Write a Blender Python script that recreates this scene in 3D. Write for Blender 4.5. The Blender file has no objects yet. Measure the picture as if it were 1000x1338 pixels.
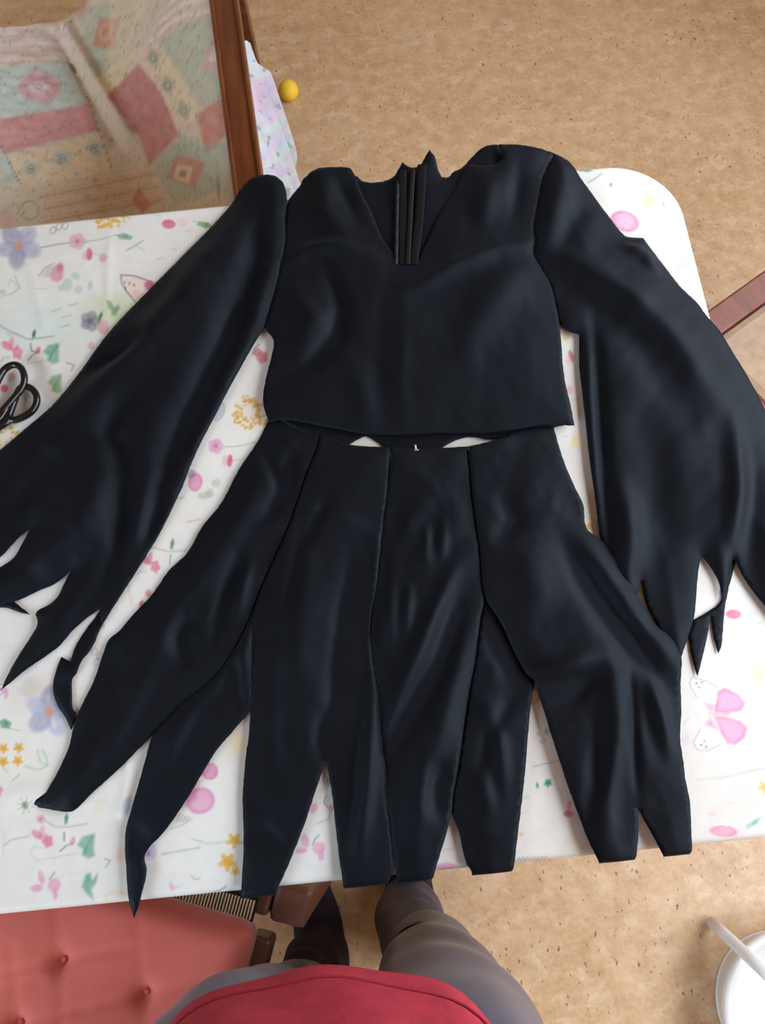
import bpy, bmesh, math, random
import numpy as np
from mathutils import Vector, Matrix
from mathutils.geometry import delaunay_2d_cdt

SC = bpy.context.scene
COL = SC.collection
R = math.radians
random.seed(7)
RNG = np.random.default_rng(7)

# ------------------------------------------------------------------ camera
W, H, F = 1000.0, 1338.0, 1005.0
PITCH, ROLL = R(72.0), R(5.7)
CAM = np.array([0.0, 0.0, 1.60])
_c, _s = math.cos(ROLL), math.sin(ROLL)
_R = np.array([1.0, 0, 0])
_U = np.array([0.0, math.sin(PITCH), math.cos(PITCH)])
_F = np.array([0.0, math.cos(PITCH), -math.sin(PITCH)])
CX = _R * _c - _U * _s
CY = _R * _s + _U * _c
cd = bpy.data.cameras.new('camera')
cam = bpy.data.objects.new('camera', cd)
COL.objects.link(cam)
cam.matrix_world = Matrix(((CX[0], CY[0], -_F[0], CAM[0]), (CX[1], CY[1], -_F[1], CAM[1]),
                           (CX[2], CY[2], -_F[2], CAM[2]), (0, 0, 0, 1)))
cd.sensor_fit = 'VERTICAL'
cd.sensor_height = 36.0
cd.lens = 36.0 * F / H
cd.clip_start = 0.02
SC.camera = cam

def at(px, py, z):
    """measured photo point -> place in the room on the level z"""
    d = CX * (px - W / 2) - CY * (py - H / 2) + _F * F
    t = (z - CAM[2]) / d[2]
    p = CAM + d * t
    return float(p[0]), float(p[1]), float(z)

def photo_xy(X, Y, Z):
    v = np.stack([X - CAM[0], Y - CAM[1], Z - CAM[2]], -1)
    w = v @ _F
    w = np.where(w < 0.05, 0.05, w)
    return W / 2 + F * (v @ CX) / w, H / 2 - F * (v @ CY) / w

# ------------------------------------------------------------------ world, light, exposure
wd = bpy.data.worlds.new('world')
SC.world = wd
wd.use_nodes = True
bg = wd.node_tree.nodes['Background']
bg.inputs[0].default_value = (0.75, 0.86, 1.0, 1)
bg.inputs[1].default_value = 1.0

def area_light(name, loc, aim, sx, sy, power, color):
    l = bpy.data.lights.new(name, 'AREA')
    l.shape = 'RECTANGLE'
    l.size, l.size_y = sx, sy
    l.energy = power
    l.color = color
    o = bpy.data.objects.new(name, l)
    COL.objects.link(o)
    o.location = loc
    o.rotation_euler = (Vector(aim) - Vector(loc)).to_track_quat('-Z', 'Y').to_euler()
    return o
# daylight falling in through the window of the right wall and of the wall at the back left
area_light('window_daylight', (1.44, 0.30, 1.45), (0.0, 0.25, 0.70), 2.5, 1.15, 47, (0.88, 0.94, 1.0))
area_light('window_daylight', (-1.98, -1.05, 1.60), (-0.1, 0.0, 0.8), 1.3, 1.25, 36, (0.66, 0.84, 1.0))

SC.view_settings.view_transform = 'Standard'
SC.view_settings.look = 'None'
SC.view_settings.gamma = 1.0
SC.view_settings.use_curve_mapping = False
SC.view_settings.exposure = 0.42
try:
    SC.cycles.use_denoising = True
except Exception:
    pass

# ------------------------------------------------------------------ small helpers
def lin(c):
    c = np.asarray(c, float) / 255.0
    return np.where(c <= 0.04045, c / 12.92, ((c + 0.055) / 1.055) ** 2.4)

def rgba(c):
    l = lin(c)
    return (float(l[0]), float(l[1]), float(l[2]), 1.0)

def new_mat(name):
    m = bpy.data.materials.new(name)
    m.use_nodes = True
    nt = m.node_tree
    return m, nt, nt.nodes['Principled BSDF']

def node(nt, kind, **kw):
    n = nt.nodes.new(kind)
    for k, v in kw.items():
        if k in n.inputs:
            n.inputs[k].default_value = v
        else:
            setattr(n, k, v)
    return n

def ramp(nt, fac, stops):
    r = nt.nodes.new('ShaderNodeValToRGB')
    while len(r.color_ramp.elements) < len(stops):
        r.color_ramp.elements.new(0.5)
    for e, (p, c) in zip(r.color_ramp.elements, stops):
        e.position = p
        e.color = c if len(c) == 4 else rgba(c)
    nt.links.new(fac, r.inputs[0])
    return r.outputs[0]

def coords(nt, scale=(1, 1, 1), which='Object', rot=(0, 0, 0)):
    t = nt.nodes.new('ShaderNodeTexCoord')
    mp = nt.nodes.new('ShaderNodeMapping')
    mp.inputs['Scale'].default_value = scale
    mp.inputs['Rotation'].default_value = rot
    nt.links.new(t.outputs[which], mp.inputs[0])
    return mp.outputs[0]

def noise(nt, vec, scale, detail=3, rough=0.55):
    n = nt.nodes.new('ShaderNodeTexNoise')
    n.inputs['Scale'].default_value = scale
    n.inputs['Detail'].default_value = detail
    n.inputs['Roughness'].default_value = rough
    nt.links.new(vec, n.inputs['Vector'])
    return n.outputs[0]

def bump(nt, bsdf, h, strength, dist):
    b = nt.nodes.new('ShaderNodeBump')
    b.inputs['Strength'].default_value = strength
    b.inputs['Distance'].default_value = dist
    nt.links.new(h, b.inputs['Height'])
    nt.links.new(b.outputs[0], bsdf.inputs['Normal'])

def mixc(nt, fac, a, b, mode='MIX'):
    m = nt.nodes.new('ShaderNodeMix')
    m.data_type = 'RGBA'
    m.blend_type = mode
    for sock, v in ((m.inputs[0], fac), (m.inputs[6], a), (m.inputs[7], b)):
        if isinstance(v, (int, float)):
            sock.default_value = v
        elif isinstance(v, tuple):
            sock.default_value = v
        else:
            nt.links.new(v, sock)
    return m.outputs[2]

def obj(name, me, mat=None, parent=None, smooth=True):
    o = bpy.data.objects.new(name, me)
    COL.objects.link(o)
    if mat is not None:
        me.materials.append(mat)
    if parent is not None:
        o.parent = parent
    if smooth and len(me.polygons):
        me.polygons.foreach_set('use_smooth', np.ones(len(me.polygons), bool))
    return o

def mesh(name, verts, faces):
    me = bpy.data.meshes.new(name)
    me.from_pydata([tuple(map(float, v)) for v in verts], [], [tuple(map(int, f)) for f in faces])
    me.update()
    return me

def from_bm(name, bm, mat, parent=None, smooth=True):
    bmesh.ops.recalc_face_normals(bm, faces=bm.faces)
    me = bpy.data.meshes.new(name)
    bm.to_mesh(me)
    bm.free()
    return obj(name, me, mat, parent, smooth)

def thing(name, label, cat, loc=(0, 0, 0), rotz=0.0, group=None):
    o = bpy.data.objects.new(name, None)
    COL.objects.link(o)
    o.empty_display_size = 0.05
    o.location = loc
    o.rotation_euler = (0, 0, rotz)
    tag(o, label, cat, group)
    return o

def tag(o, label, cat, group=None):
    o['label'] = label
    o['category'] = cat
    if group:
        o['group'] = group
    return o

def structure(o, label=None):
    o['kind'] = 'structure'
    if label:
        o['label'] = label
    return o

def box_bm(size, loc=(0, 0, 0), rot=None, bevel=0.0, seg=2, bm=None):
    b = bmesh.new()
    bmesh.ops.create_cube(b, size=1.0)
    bmesh.ops.scale(b, vec=size, verts=b.verts)
    if bevel > 0:
        bmesh.ops.bevel(b, geom=list(b.edges), offset=bevel, segments=seg, profile=0.5, affect='EDGES')
    if rot is not None:
        bmesh.ops.rotate(b, cent=(0, 0, 0), matrix=rot, verts=b.verts)
    bmesh.ops.translate(b, vec=loc, verts=b.verts)
    if bm is None:
        return b
    t = bpy.data.meshes.new('tmp')
    b.to_mesh(t)
    b.free()
    bm.from_mesh(t)
    bpy.data.meshes.remove(t)
    return bm

def box(name, size, loc, mat, parent=None, rotz=0.0, bevel=0.003):
    return from_bm(name, box_bm(size, loc, Matrix.Rotation(rotz, 3, 'Z') if rotz else None, bevel), mat, parent, smooth=False)

def tube(name, pts, rad, mat, parent=None, seg=12, closed=False, flat=1.0, cap=True):
    """swept round (or flattened) bar along a path"""
    pts = [Vector(p) for p in pts]
    n = len(pts)
    rad = [rad] * n if isinstance(rad, (int, float)) else rad
    verts, faces = [], []
    up = Vector((0, 0, 1))
    for i, p in enumerate(pts):
        if closed:
            d = pts[(i + 1) % n] - pts[i - 1]
        else:
            d = pts[min(i + 1, n - 1)] - pts[max(i - 1, 0)]
        d.normalize()
        u = up if abs(d.dot(up)) < 0.95 else Vector((0, 1, 0))
        a = d.cross(u).normalized()
        b = a.cross(d).normalized()
        for k in range(seg):
            t = 2 * math.pi * k / seg
            verts.append(p + a * math.cos(t) * rad[i] + b * math.sin(t) * rad[i] * flat)
    m = n if closed else n - 1
    for i in range(m):
        j = (i + 1) % n
        for k in range(seg):
            l = (k + 1) % seg
            faces.append((i * seg + k, i * seg + l, j * seg + l, j * seg + k))
    if cap and not closed:
        faces.append(tuple(range(seg))[::-1])
        faces.append(tuple((n - 1) * seg + k for k in range(seg)))
    return obj(name, mesh(name, verts, faces), mat, parent)

def loft(name, rings, mat, parent=None, seg=48, wob=None, cap=(False, False)):
    """rings: (cx, cy, z, rx, ry)"""
    verts, faces = [], []
    for i, (cx, cy, z, rx, ry) in enumerate(rings):
        for k in range(seg):
            t = 2 * math.pi * k / seg
            w = wob(i / (len(rings) - 1), t, z) if wob else 0.0
            verts.append((cx + (rx + w) * math.cos(t), cy + (ry + w) * math.sin(t), z))
    for i in range(len(rings) - 1):
        for k in range(seg):
            l = (k + 1) % seg
            faces.append((i * seg + k, i * seg + l, (i + 1) * seg + l, (i + 1) * seg + k))
    if cap[0]:
        faces.append(tuple(range(seg))[::-1])
    if cap[1]:
        faces.append(tuple((len(rings) - 1) * seg + k for k in range(seg)))
    return obj(name, mesh(name, verts, faces), mat, parent)

def interp_rings(keys, n):
    k = np.array(keys, float)
    t = np.linspace(0, 1, len(k))
    tt = np.linspace(0, 1, n)
    # smooth (Catmull-Rom) interpolation
    out = []
    for x in tt:
        f = x * (len(k) - 1)
        i = min(int(f), len(k) - 2)
        u = f - i
        p0, p1, p2, p3 = k[max(i - 1, 0)], k[i], k[i + 1], k[min(i + 2, len(k) - 1)]
        out.append(0.5 * ((2 * p1) + (-p0 + p2) * u + (2 * p0 - 5 * p1 + 4 * p2 - p3) * u * u + (-p0 + 3 * p1 - 3 * p2 + p3) * u ** 3))
    return [tuple(o) for o in out]

# smooth numpy noise: a sum of random plane waves
def waves(seed, n, lmin, lmax, aniso=None, spread=math.pi):
    r = np.random.default_rng(seed)
    out = []
    for _ in range(n):
        lam = math.exp(r.uniform(math.log(lmin), math.log(lmax)))
        th = r.uniform(-spread, spread) + (aniso if aniso is not None else 0.0)
        out.append((math.cos(th) * 2 * math.pi / lam, math.sin(th) * 2 * math.pi / lam, r.uniform(0, 6.28), (lam / lmax) ** 0.8))
    return out

def wave_eval(ws, X, Y):
    z = np.zeros_like(X)
    for kx, ky, ph, a in ws:
        z = z + a * np.sin(kx * X + ky * Y + ph)
    return z / math.sqrt(max(1, len(ws)))

def in_poly(X, Y, P):
    ins = np.zeros(X.shape, bool)
    n = len(P)
    for i in range(n):
        x1, y1 = P[i]
        x2, y2 = P[(i + 1) % n]
        if y1 == y2:
            continue
        c = ((y1 > Y) != (y2 > Y)) & (X < (x2 - x1) * (Y - y1) / (y2 - y1) + x1)
        ins ^= c
    return ins

def seg_dist(X, Y, P, closed=True):
    d = np.full(X.shape, 1e9)
    n = len(P)
    for i in range(n if closed else n - 1):
        x1, y1 = P[i][:2]
        x2, y2 = P[(i + 1) % n][:2]
        dx, dy = x2 - x1, y2 - y1
        L = dx * dx + dy * dy + 1e-12
        t = np.clip(((X - x1) * dx + (Y - y1) * dy) / L, 0, 1)
        d = np.minimum(d, (X - x1 - t * dx) ** 2 + (Y - y1 - t * dy) ** 2)
    return np.sqrt(d)

def fold_dist(X, Y, P):
    """distance to a fold line and a taper that lets the fold run out softly at both ends"""
    P = np.array(P, float)[:, :2]
    L = np.concatenate([[0], np.cumsum(np.hypot(*np.diff(P, axis=0).T))])
    best = np.full(X.shape, 1e9)
    tt = np.zeros(X.shape)
    for i in range(len(P) - 1):
        d = P[i + 1] - P[i]
        q = d @ d + 1e-12
        lo = -1.5 if i == 0 else 0
        hi = 2.5 if i == len(P) - 2 else 1
        t = np.clip(((X - P[i, 0]) * d[0] + (Y - P[i, 1]) * d[1]) / q, lo, hi)
        e = (X - P[i, 0] - t * d[0]) ** 2 + (Y - P[i, 1] - t * d[1]) ** 2
        k = e < best
        best = np.where(k, e, best)
        tt = np.where(k, (L[i] + t * math.sqrt(q)) / L[-1], tt)
    u = np.clip((tt + .25) / 1.5, 0, 1)
    return np.sqrt(best), np.sin(math.pi * u) ** 1.3

# ------------------------------------------------------------------ materials
def wood(name, dark, light, scale=(3, 30, 30), rough=0.35):
    m, nt, b = new_mat(name)
    v = coords(nt, scale)
    n1 = noise(nt, v, 2.2, 6, 0.6)
    col = ramp(nt, n1, [(0.3, dark), (0.7, light)])
    nt.links.new(col, b.inputs['Base Color'])
    b.inputs['Roughness'].default_value = rough
    bump(nt, b, n1, 0.15, 0.001)
    return m

M_RAIL = wood('polished_red_brown_wood', (80, 40, 22), (118, 64, 36), (30, 3, 30), 0.3)
M_CHAIRWOOD = wood('mahogany_wood', (104, 50, 36), (132, 68, 50), (30, 4, 30), 0.4)
M_DARKWOOD = wood('dark_brown_wood', (96, 58, 46), (136, 86, 68), (6, 6, 30), 0.4)
M_TABLEWOOD = wood('table_wood', (110, 74, 44), (150, 106, 66), (3, 30, 30), 0.45)

def plain(name, c, rough=0.6, spec=0.5, metal=0.0, mott=0.06, scale=20, bstr=0.0, bscale=800, sheen=0.0):
    m, nt, b = new_mat(name)
    v = coords(nt)
    n1 = noise(nt, v, scale, 3)
    c = np.asarray(c, float)
    col = ramp(nt, n1, [(0.3, tuple(np.clip(c * (1 - mott), 0, 255))), (0.7, tuple(np.clip(c * (1 + mott), 0, 255)))])
    nt.links.new(col, b.inputs['Base Color'])
    b.inputs['Roughness'].default_value = rough
    b.inputs['Specular IOR Level'].default_value = spec
    b.inputs['Metallic'].default_value = metal
    if sheen:
        b.inputs['Sheen Weight'].default_value = sheen
        b.inputs['Sheen Roughness'].default_value = 0.4
    if bstr:
        bump(nt, b, noise(nt, v, bscale, 2), bstr, 0.001)
    return m

def black_cloth():
    m, nt, b = new_mat('black_satin_weave_cloth')
    v = coords(nt)
    n1 = noise(nt, v, 9, 3)
    col = ramp(nt, n1, [(0.3, (9, 9, 13)), (0.7, (14, 14, 20))])
    nt.links.new(col, b.inputs['Base Color'])
    b.inputs['Roughness'].default_value = 0.60
    b.inputs['Specular IOR Level'].default_value = 0.165
    b.inputs['Specular Tint'].default_value = (0.66, 0.82, 1.0, 1)
    b.inputs['Sheen Weight'].default_value = 0.03
    b.inputs['Sheen Tint'].default_value = (0.6, 0.75, 1.0, 1)
    b.inputs['Sheen Roughness'].default_value = 0.5
    w = nt.nodes.new('ShaderNodeTexWave')
    w.inputs['Scale'].default_value = 260
    w.inputs['Distortion'].default_value = 1.5
    nt.links.new(v, w.inputs['Vector'])
    bump(nt, b, w.outputs['Fac'], 0.08, 0.0004)
    return m
M_BLACK = black_cloth()
M_SEAM = plain('black_seam_thread', (24, 25, 29), 0.6)
M_ZIP = plain('black_zip_tape', (15, 14, 15), 0.8, 0.15)
M_TEETH = plain('dark_zip_teeth', (24, 21, 21), 0.7, 0.2)
M_METAL = plain('bright_metal', (215, 210, 205), 0.3, 0.5, 0.9)
M_STEEL = plain('scissor_steel', (170, 172, 176), 0.25, 0.5, 1.0)
M_BLACKPLASTIC = plain('glossy_black_plastic', (22, 21, 23), 0.22, 0.5)
M_WHITEPLASTIC = plain('white_plastic', (232, 232, 232), 0.3, 0.5, mott=0.015)
M_YELLOW = plain('yellow_foam', (246, 204, 58), 0.55, 0.4, mott=0.03)
M_BEIGE = plain('beige_upholstery', (176, 150, 128), 0.9, 0.2, mott=0.05, scale=60, bstr=0.4)
M_SHIRT = plain('red_cotton_knit', (170, 52, 66), 0.9, 0.2, mott=0.06, scale=60, bstr=0.5, bscale=900)
M_HEM = plain('red_hem_thread', (150, 44, 58), 0.9, 0.2)
M_TROUSERS = plain('dark_grey_trouser_cloth', (82, 78, 94), 0.36, 0.5, mott=0.06, scale=14, bstr=0.15, bscale=500, sheen=0.1)
M_SHIN = plain('dark_navy_trouser_cloth', (52, 56, 82), 0.5, 0.4, mott=0.15, scale=20)
M_SOCK = plain('black_sock', (46, 36, 48), 0.9, 0.2)
M_SKIN = plain('skin', (214, 164, 138), 0.5, 0.4, mott=0.04)
M_HAIR = plain('brown_hair', (70, 48, 34), 0.5, 0.5, mott=0.2)
M_CREAM = plain('cream_cord', (222, 200, 166), 0.8, 0.2)
M_DARKWEB = plain('dark_webbing', (42, 26, 22), 0.8, 0.2)
M_WALL = plain('cream_painted_wall', (214, 188, 152), 0.9, 0.2, mott=0.02, scale=3)
M_CEIL = plain('warm_wood_ceiling', (138, 112, 86), 0.9, 0.2, mott=0.01)
M_FRAME = plain('white_window_frame', (236, 236, 234), 0.5, 0.4, mott=0.01)

def red_velvet():
    m, nt, b = new_mat('salmon_red_upholstery')
    v = coords(nt)
    n1 = noise(nt, v, 5, 3)
    col = ramp(nt, n1, [(0.3, (196, 92, 82)), (0.7, (212, 108, 96))])
    nt.links.new(col, b.inputs['Base Color'])
    b.inputs['Roughness'].default_value = 0.75
    b.inputs['Specular IOR Level'].default_value = 0.25
    b.inputs['Sheen Weight'].default_value = 0.25
    bump(nt, b, noise(nt, v, 700, 2), 0.25, 0.001)
    return m
M_RED = red_velvet()

def glass_mat():
    m, nt, b = new_mat('window_glass')
    nt.nodes.remove(b)
    g = nt.nodes.new('ShaderNodeBsdfTransparent')
    g2 = nt.nodes.new('ShaderNodeBsdfGlossy')
    g2.inputs['Roughness'].default_value = 0.02
    mx = nt.nodes.new('ShaderNodeMixShader')
    mx.inputs[0].default_value = 0.06
    nt.links.new(g.outputs[0], mx.inputs[1])
    nt.links.new(g2.outputs[0], mx.inputs[2])
    nt.links.new(mx.outputs[0], nt.nodes['Material Output'].inputs[0])
    return m
M_GLASS = glass_mat()

def cork():
    m, nt, b = new_mat('cork_pattern_linoleum')
    v = coords(nt)
    big = noise(nt, v, 3.0, 2)
    mid = noise(nt, v, 26, 5, 0.62)
    fine = noise(nt, v, 120, 4, 0.65)
    c1 = ramp(nt, mid, [(0.32, (182, 142, 106)), (0.5, (206, 169, 130)), (0.68, (226, 197, 164))])
    c2 = ramp(nt, fine, [(0.3, (156, 118, 86)), (0.6, (216, 183, 147))])
    c = mixc(nt, 0.32, c1, c2)
    c3 = ramp(nt, big, [(0.35, (194, 154, 115)), (0.65, (218, 183, 147))])
    c = mixc(nt, 0.3, c, c3)
    # paler flakes
    fk = noise(nt, coords(nt, (1, 1.3, 1)), 22, 4, 0.72)
    fl = ramp(nt, fk, [(0.52, (0, 0, 0, 1)), (0.66, (0.5, 0.5, 0.5, 1))])
    c = mixc(nt, fl, c, rgba((230, 206, 180)))
    # dark specks, stretched, gathered in loose groups
    v2 = coords(nt, (1.0, 0.55, 1.0), rot=(0, 0, 0.5))
    sp = noise(nt, v2, 120, 2.0, 0.5)
    gate = noise(nt, v, 7, 2)
    mm = nt.nodes.new('ShaderNodeMath')
    mm.operation = 'MULTIPLY_ADD'
    nt.links.new(gate, mm.inputs[0])
    mm.inputs[1].default_value = 0.22
    nt.links.new(sp, mm.inputs[2])
    sm = ramp(nt, mm.outputs[0], [(0.785, (0, 0, 0, 1)), (0.83, (0.85, 0.85, 0.85, 1))])
    c = mixc(nt, sm, c, rgba((118, 80, 56)))
    nt.links.new(c, b.inputs['Base Color'])
    b.inputs['Roughness'].default_value = 0.36
    b.inputs['Specular IOR Level'].default_value = 0.5
    bump(nt, b, mid, 0.05, 0.001)
    return m
M_CORK = cork()

def attr_mat(name, rough, spec, coat=0.0, bscale=300, bstr=0.1):
    m, nt, b = new_mat(name)
    a = nt.nodes.new('ShaderNodeAttribute')
    a.attribute_name = 'print'
    v = coords(nt)
    n1 = noise(nt, v, 60, 3)
    g = ramp(nt, n1, [(0.3, (0.94, 0.94, 0.94, 1)), (0.7, (1, 1, 1, 1))])
    nt.links.new(mixc(nt, 1.0, a.outputs['Color'], g, 'MULTIPLY'), b.inputs['Base Color'])
    b.inputs['Roughness'].default_value = rough
    b.inputs['Specular IOR Level'].default_value = spec
    b.inputs['Coat Weight'].default_value = coat
    b.inputs['Coat Roughness'].default_value = 0.25
    bump(nt, b, noise(nt, v, bscale, 2), bstr, 0.0006)
    return m
M_OILCLOTH = attr_mat('printed_oilcloth', 0.38, 0.4, 0.1, 25, 0.2)
M_THROW = attr_mat('kilim_print_cotton', 0.9, 0.2, 0.0, 900, 0.4)

# ------------------------------------------------------------------ the room
X0, X1, Y0, Y1, ZC = -2.2, 1.55, -1.9, 3.1, 2.55
fl = obj('floor', mesh('floor', [(X0, Y0, 0), (X1, Y0, 0), (X1, Y1, 0), (X0, Y1, 0), (X0, Y0, -.05), (X1, Y0, -.05), (X1, Y1, -.05), (X0, Y1, -.05)],
         [(0, 1, 2, 3), (7, 6, 5, 4), (0, 4, 5, 1), (1, 5, 6, 2), (2, 6, 7, 3), (3, 7, 4, 0)]), M_CORK, None, False)
structure(fl, 'tan cork-pattern linoleum floor with dark flecks')
structure(box('ceiling', (X1 - X0, Y1 - Y0, .05), ((X0 + X1) / 2, (Y0 + Y1) / 2, ZC + .025), M_CEIL, bevel=0), 'warm brown ceiling')
structure(box('wall_far', (X1 - X0, .1, ZC), ((X0 + X1) / 2, Y1 + .05, ZC / 2), M_WALL, bevel=0), 'cream far wall')
structure(box('wall_near', (X1 - X0, .1, ZC), ((X0 + X1) / 2, Y0 - .05, ZC / 2), M_WALL, bevel=0), 'cream wall behind the photographer')

def wall_with_window(name, wname, x, sgn, wy0, wy1, wz0, wz1):
    t = .1
    xc = x + sgn * t / 2
    bm = bmesh.new()
    box_bm((t, Y1 - Y0, wz0), (xc, (Y0 + Y1) / 2, wz0 / 2), bm=bm)
    box_bm((t, Y1 - Y0, ZC - wz1), (xc, (Y0 + Y1) / 2, (ZC + wz1) / 2), bm=bm)
    box_bm((t, wy0 - Y0, wz1 - wz0), (xc, (Y0 + wy0) / 2, (wz0 + wz1) / 2), bm=bm)
    box_bm((t, Y1 - wy1, wz1 - wz0), (xc, (Y1 + wy1) / 2, (wz0 + wz1) / 2), bm=bm)
    bmesh.ops.remove_doubles(bm, verts=bm.verts, dist=1e-5)
    structure(from_bm(name, bm, M_WALL, None, False), 'cream side wall with a window')
    w = bpy.data.objects.new(wname, None)
    COL.objects.link(w)
    structure(w, 'white-framed window in the side wall')
    yc, zc = (wy0 + wy1) / 2, (wz0 + wz1) / 2
    fx = x + sgn * .06
    for yy in (wy0 + .025, wy1 - .025, yc):
        box('window_frame', (.05, .05, wz1 - wz0), (fx, yy, zc), M_FRAME, w)
    for zz in (wz0 + .025, wz1 - .025):
        box('window_frame', (.05, wy1 - wy0, .05), (fx, yc, zz), M_FRAME, w)
    box('window_sill', (.16, wy1 - wy0 + .1, .03), (x - sgn * .03, yc, wz0 - .016), M_FRAME, w)
    for a, b_ in ((wy0 + .05, yc - .025), (yc + .025, wy1 - .05)):
        box('pane', (.006, b_ - a, wz1 - wz0 - .1), (fx, (a + b_) / 2, zc), M_GLASS, w, bevel=0)
wall_with_window('wall_right', 'window_1', X1, 1, -.99, 1.59, .82, 2.1)
wall_with_window('wall_left', 'window_2', X0, -1, -1.75, -.35, .9, 2.3)

# ------------------------------------------------------------------ table and printed cloth
TZ = 0.75                     # table top
TX0, TX1, TY0, TY1 = -0.95, 0.432, -0.108, 0.731
TR = 0.09
table = thing('dining_table', 'wooden dining table covered by the flowered tablecloth', 'table', (0, 0, 0))
bm = bmesh.new()
vs = []
for (cx, cy, a0) in ((TX1 - TR, TY1 - TR, 0), (TX0 + TR, TY1 - TR, 90), (TX0 + TR, TY0 + TR, 180), (TX1 - TR, TY0 + TR, 270)):
    for k in range(9):
        a = R(a0 + k * 90 / 8)
        vs.append(bm.verts.new((cx + (TR - .004) * math.cos(a), cy + (TR - .004) * math.sin(a), TZ - .003)))
f = bm.faces.new(vs)
ex = bmesh.ops.extrude_face_region(bm, geom=[f])
bmesh.ops.translate(bm, vec=(0, 0, -.03), verts=[v for v in ex['geom'] if isinstance(v, bmesh.types.BMVert)])
from_bm('table_top', bm, M_TABLEWOOD, table, False)
for lx, ly in ((TX0 + .14, TY0 + .12), (TX0 + .14, TY1 - .12), (TX1 - .14, TY0 + .12), (TX1 - .14, TY1 - .12)):
    loft('leg', [(lx, ly, 0, .024, .024), (lx, ly, .3, .028, .028), (lx, ly, .6, .033, .033), (lx, ly, TZ - .03, .034, .034)], M_TABLEWOOD, table, 20, cap=(True, True))
box('apron', (TX1 - TX0 - .3, .02, .08), ((TX0 + TX1) / 2, TY0 + .12, TZ - .075), M_TABLEWOOD, table)
box('apron', (TX1 - TX0 - .3, .02, .08), ((TX0 + TX1) / 2, TY1 - .12, TZ - .075), M_TABLEWOOD, table)

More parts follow.
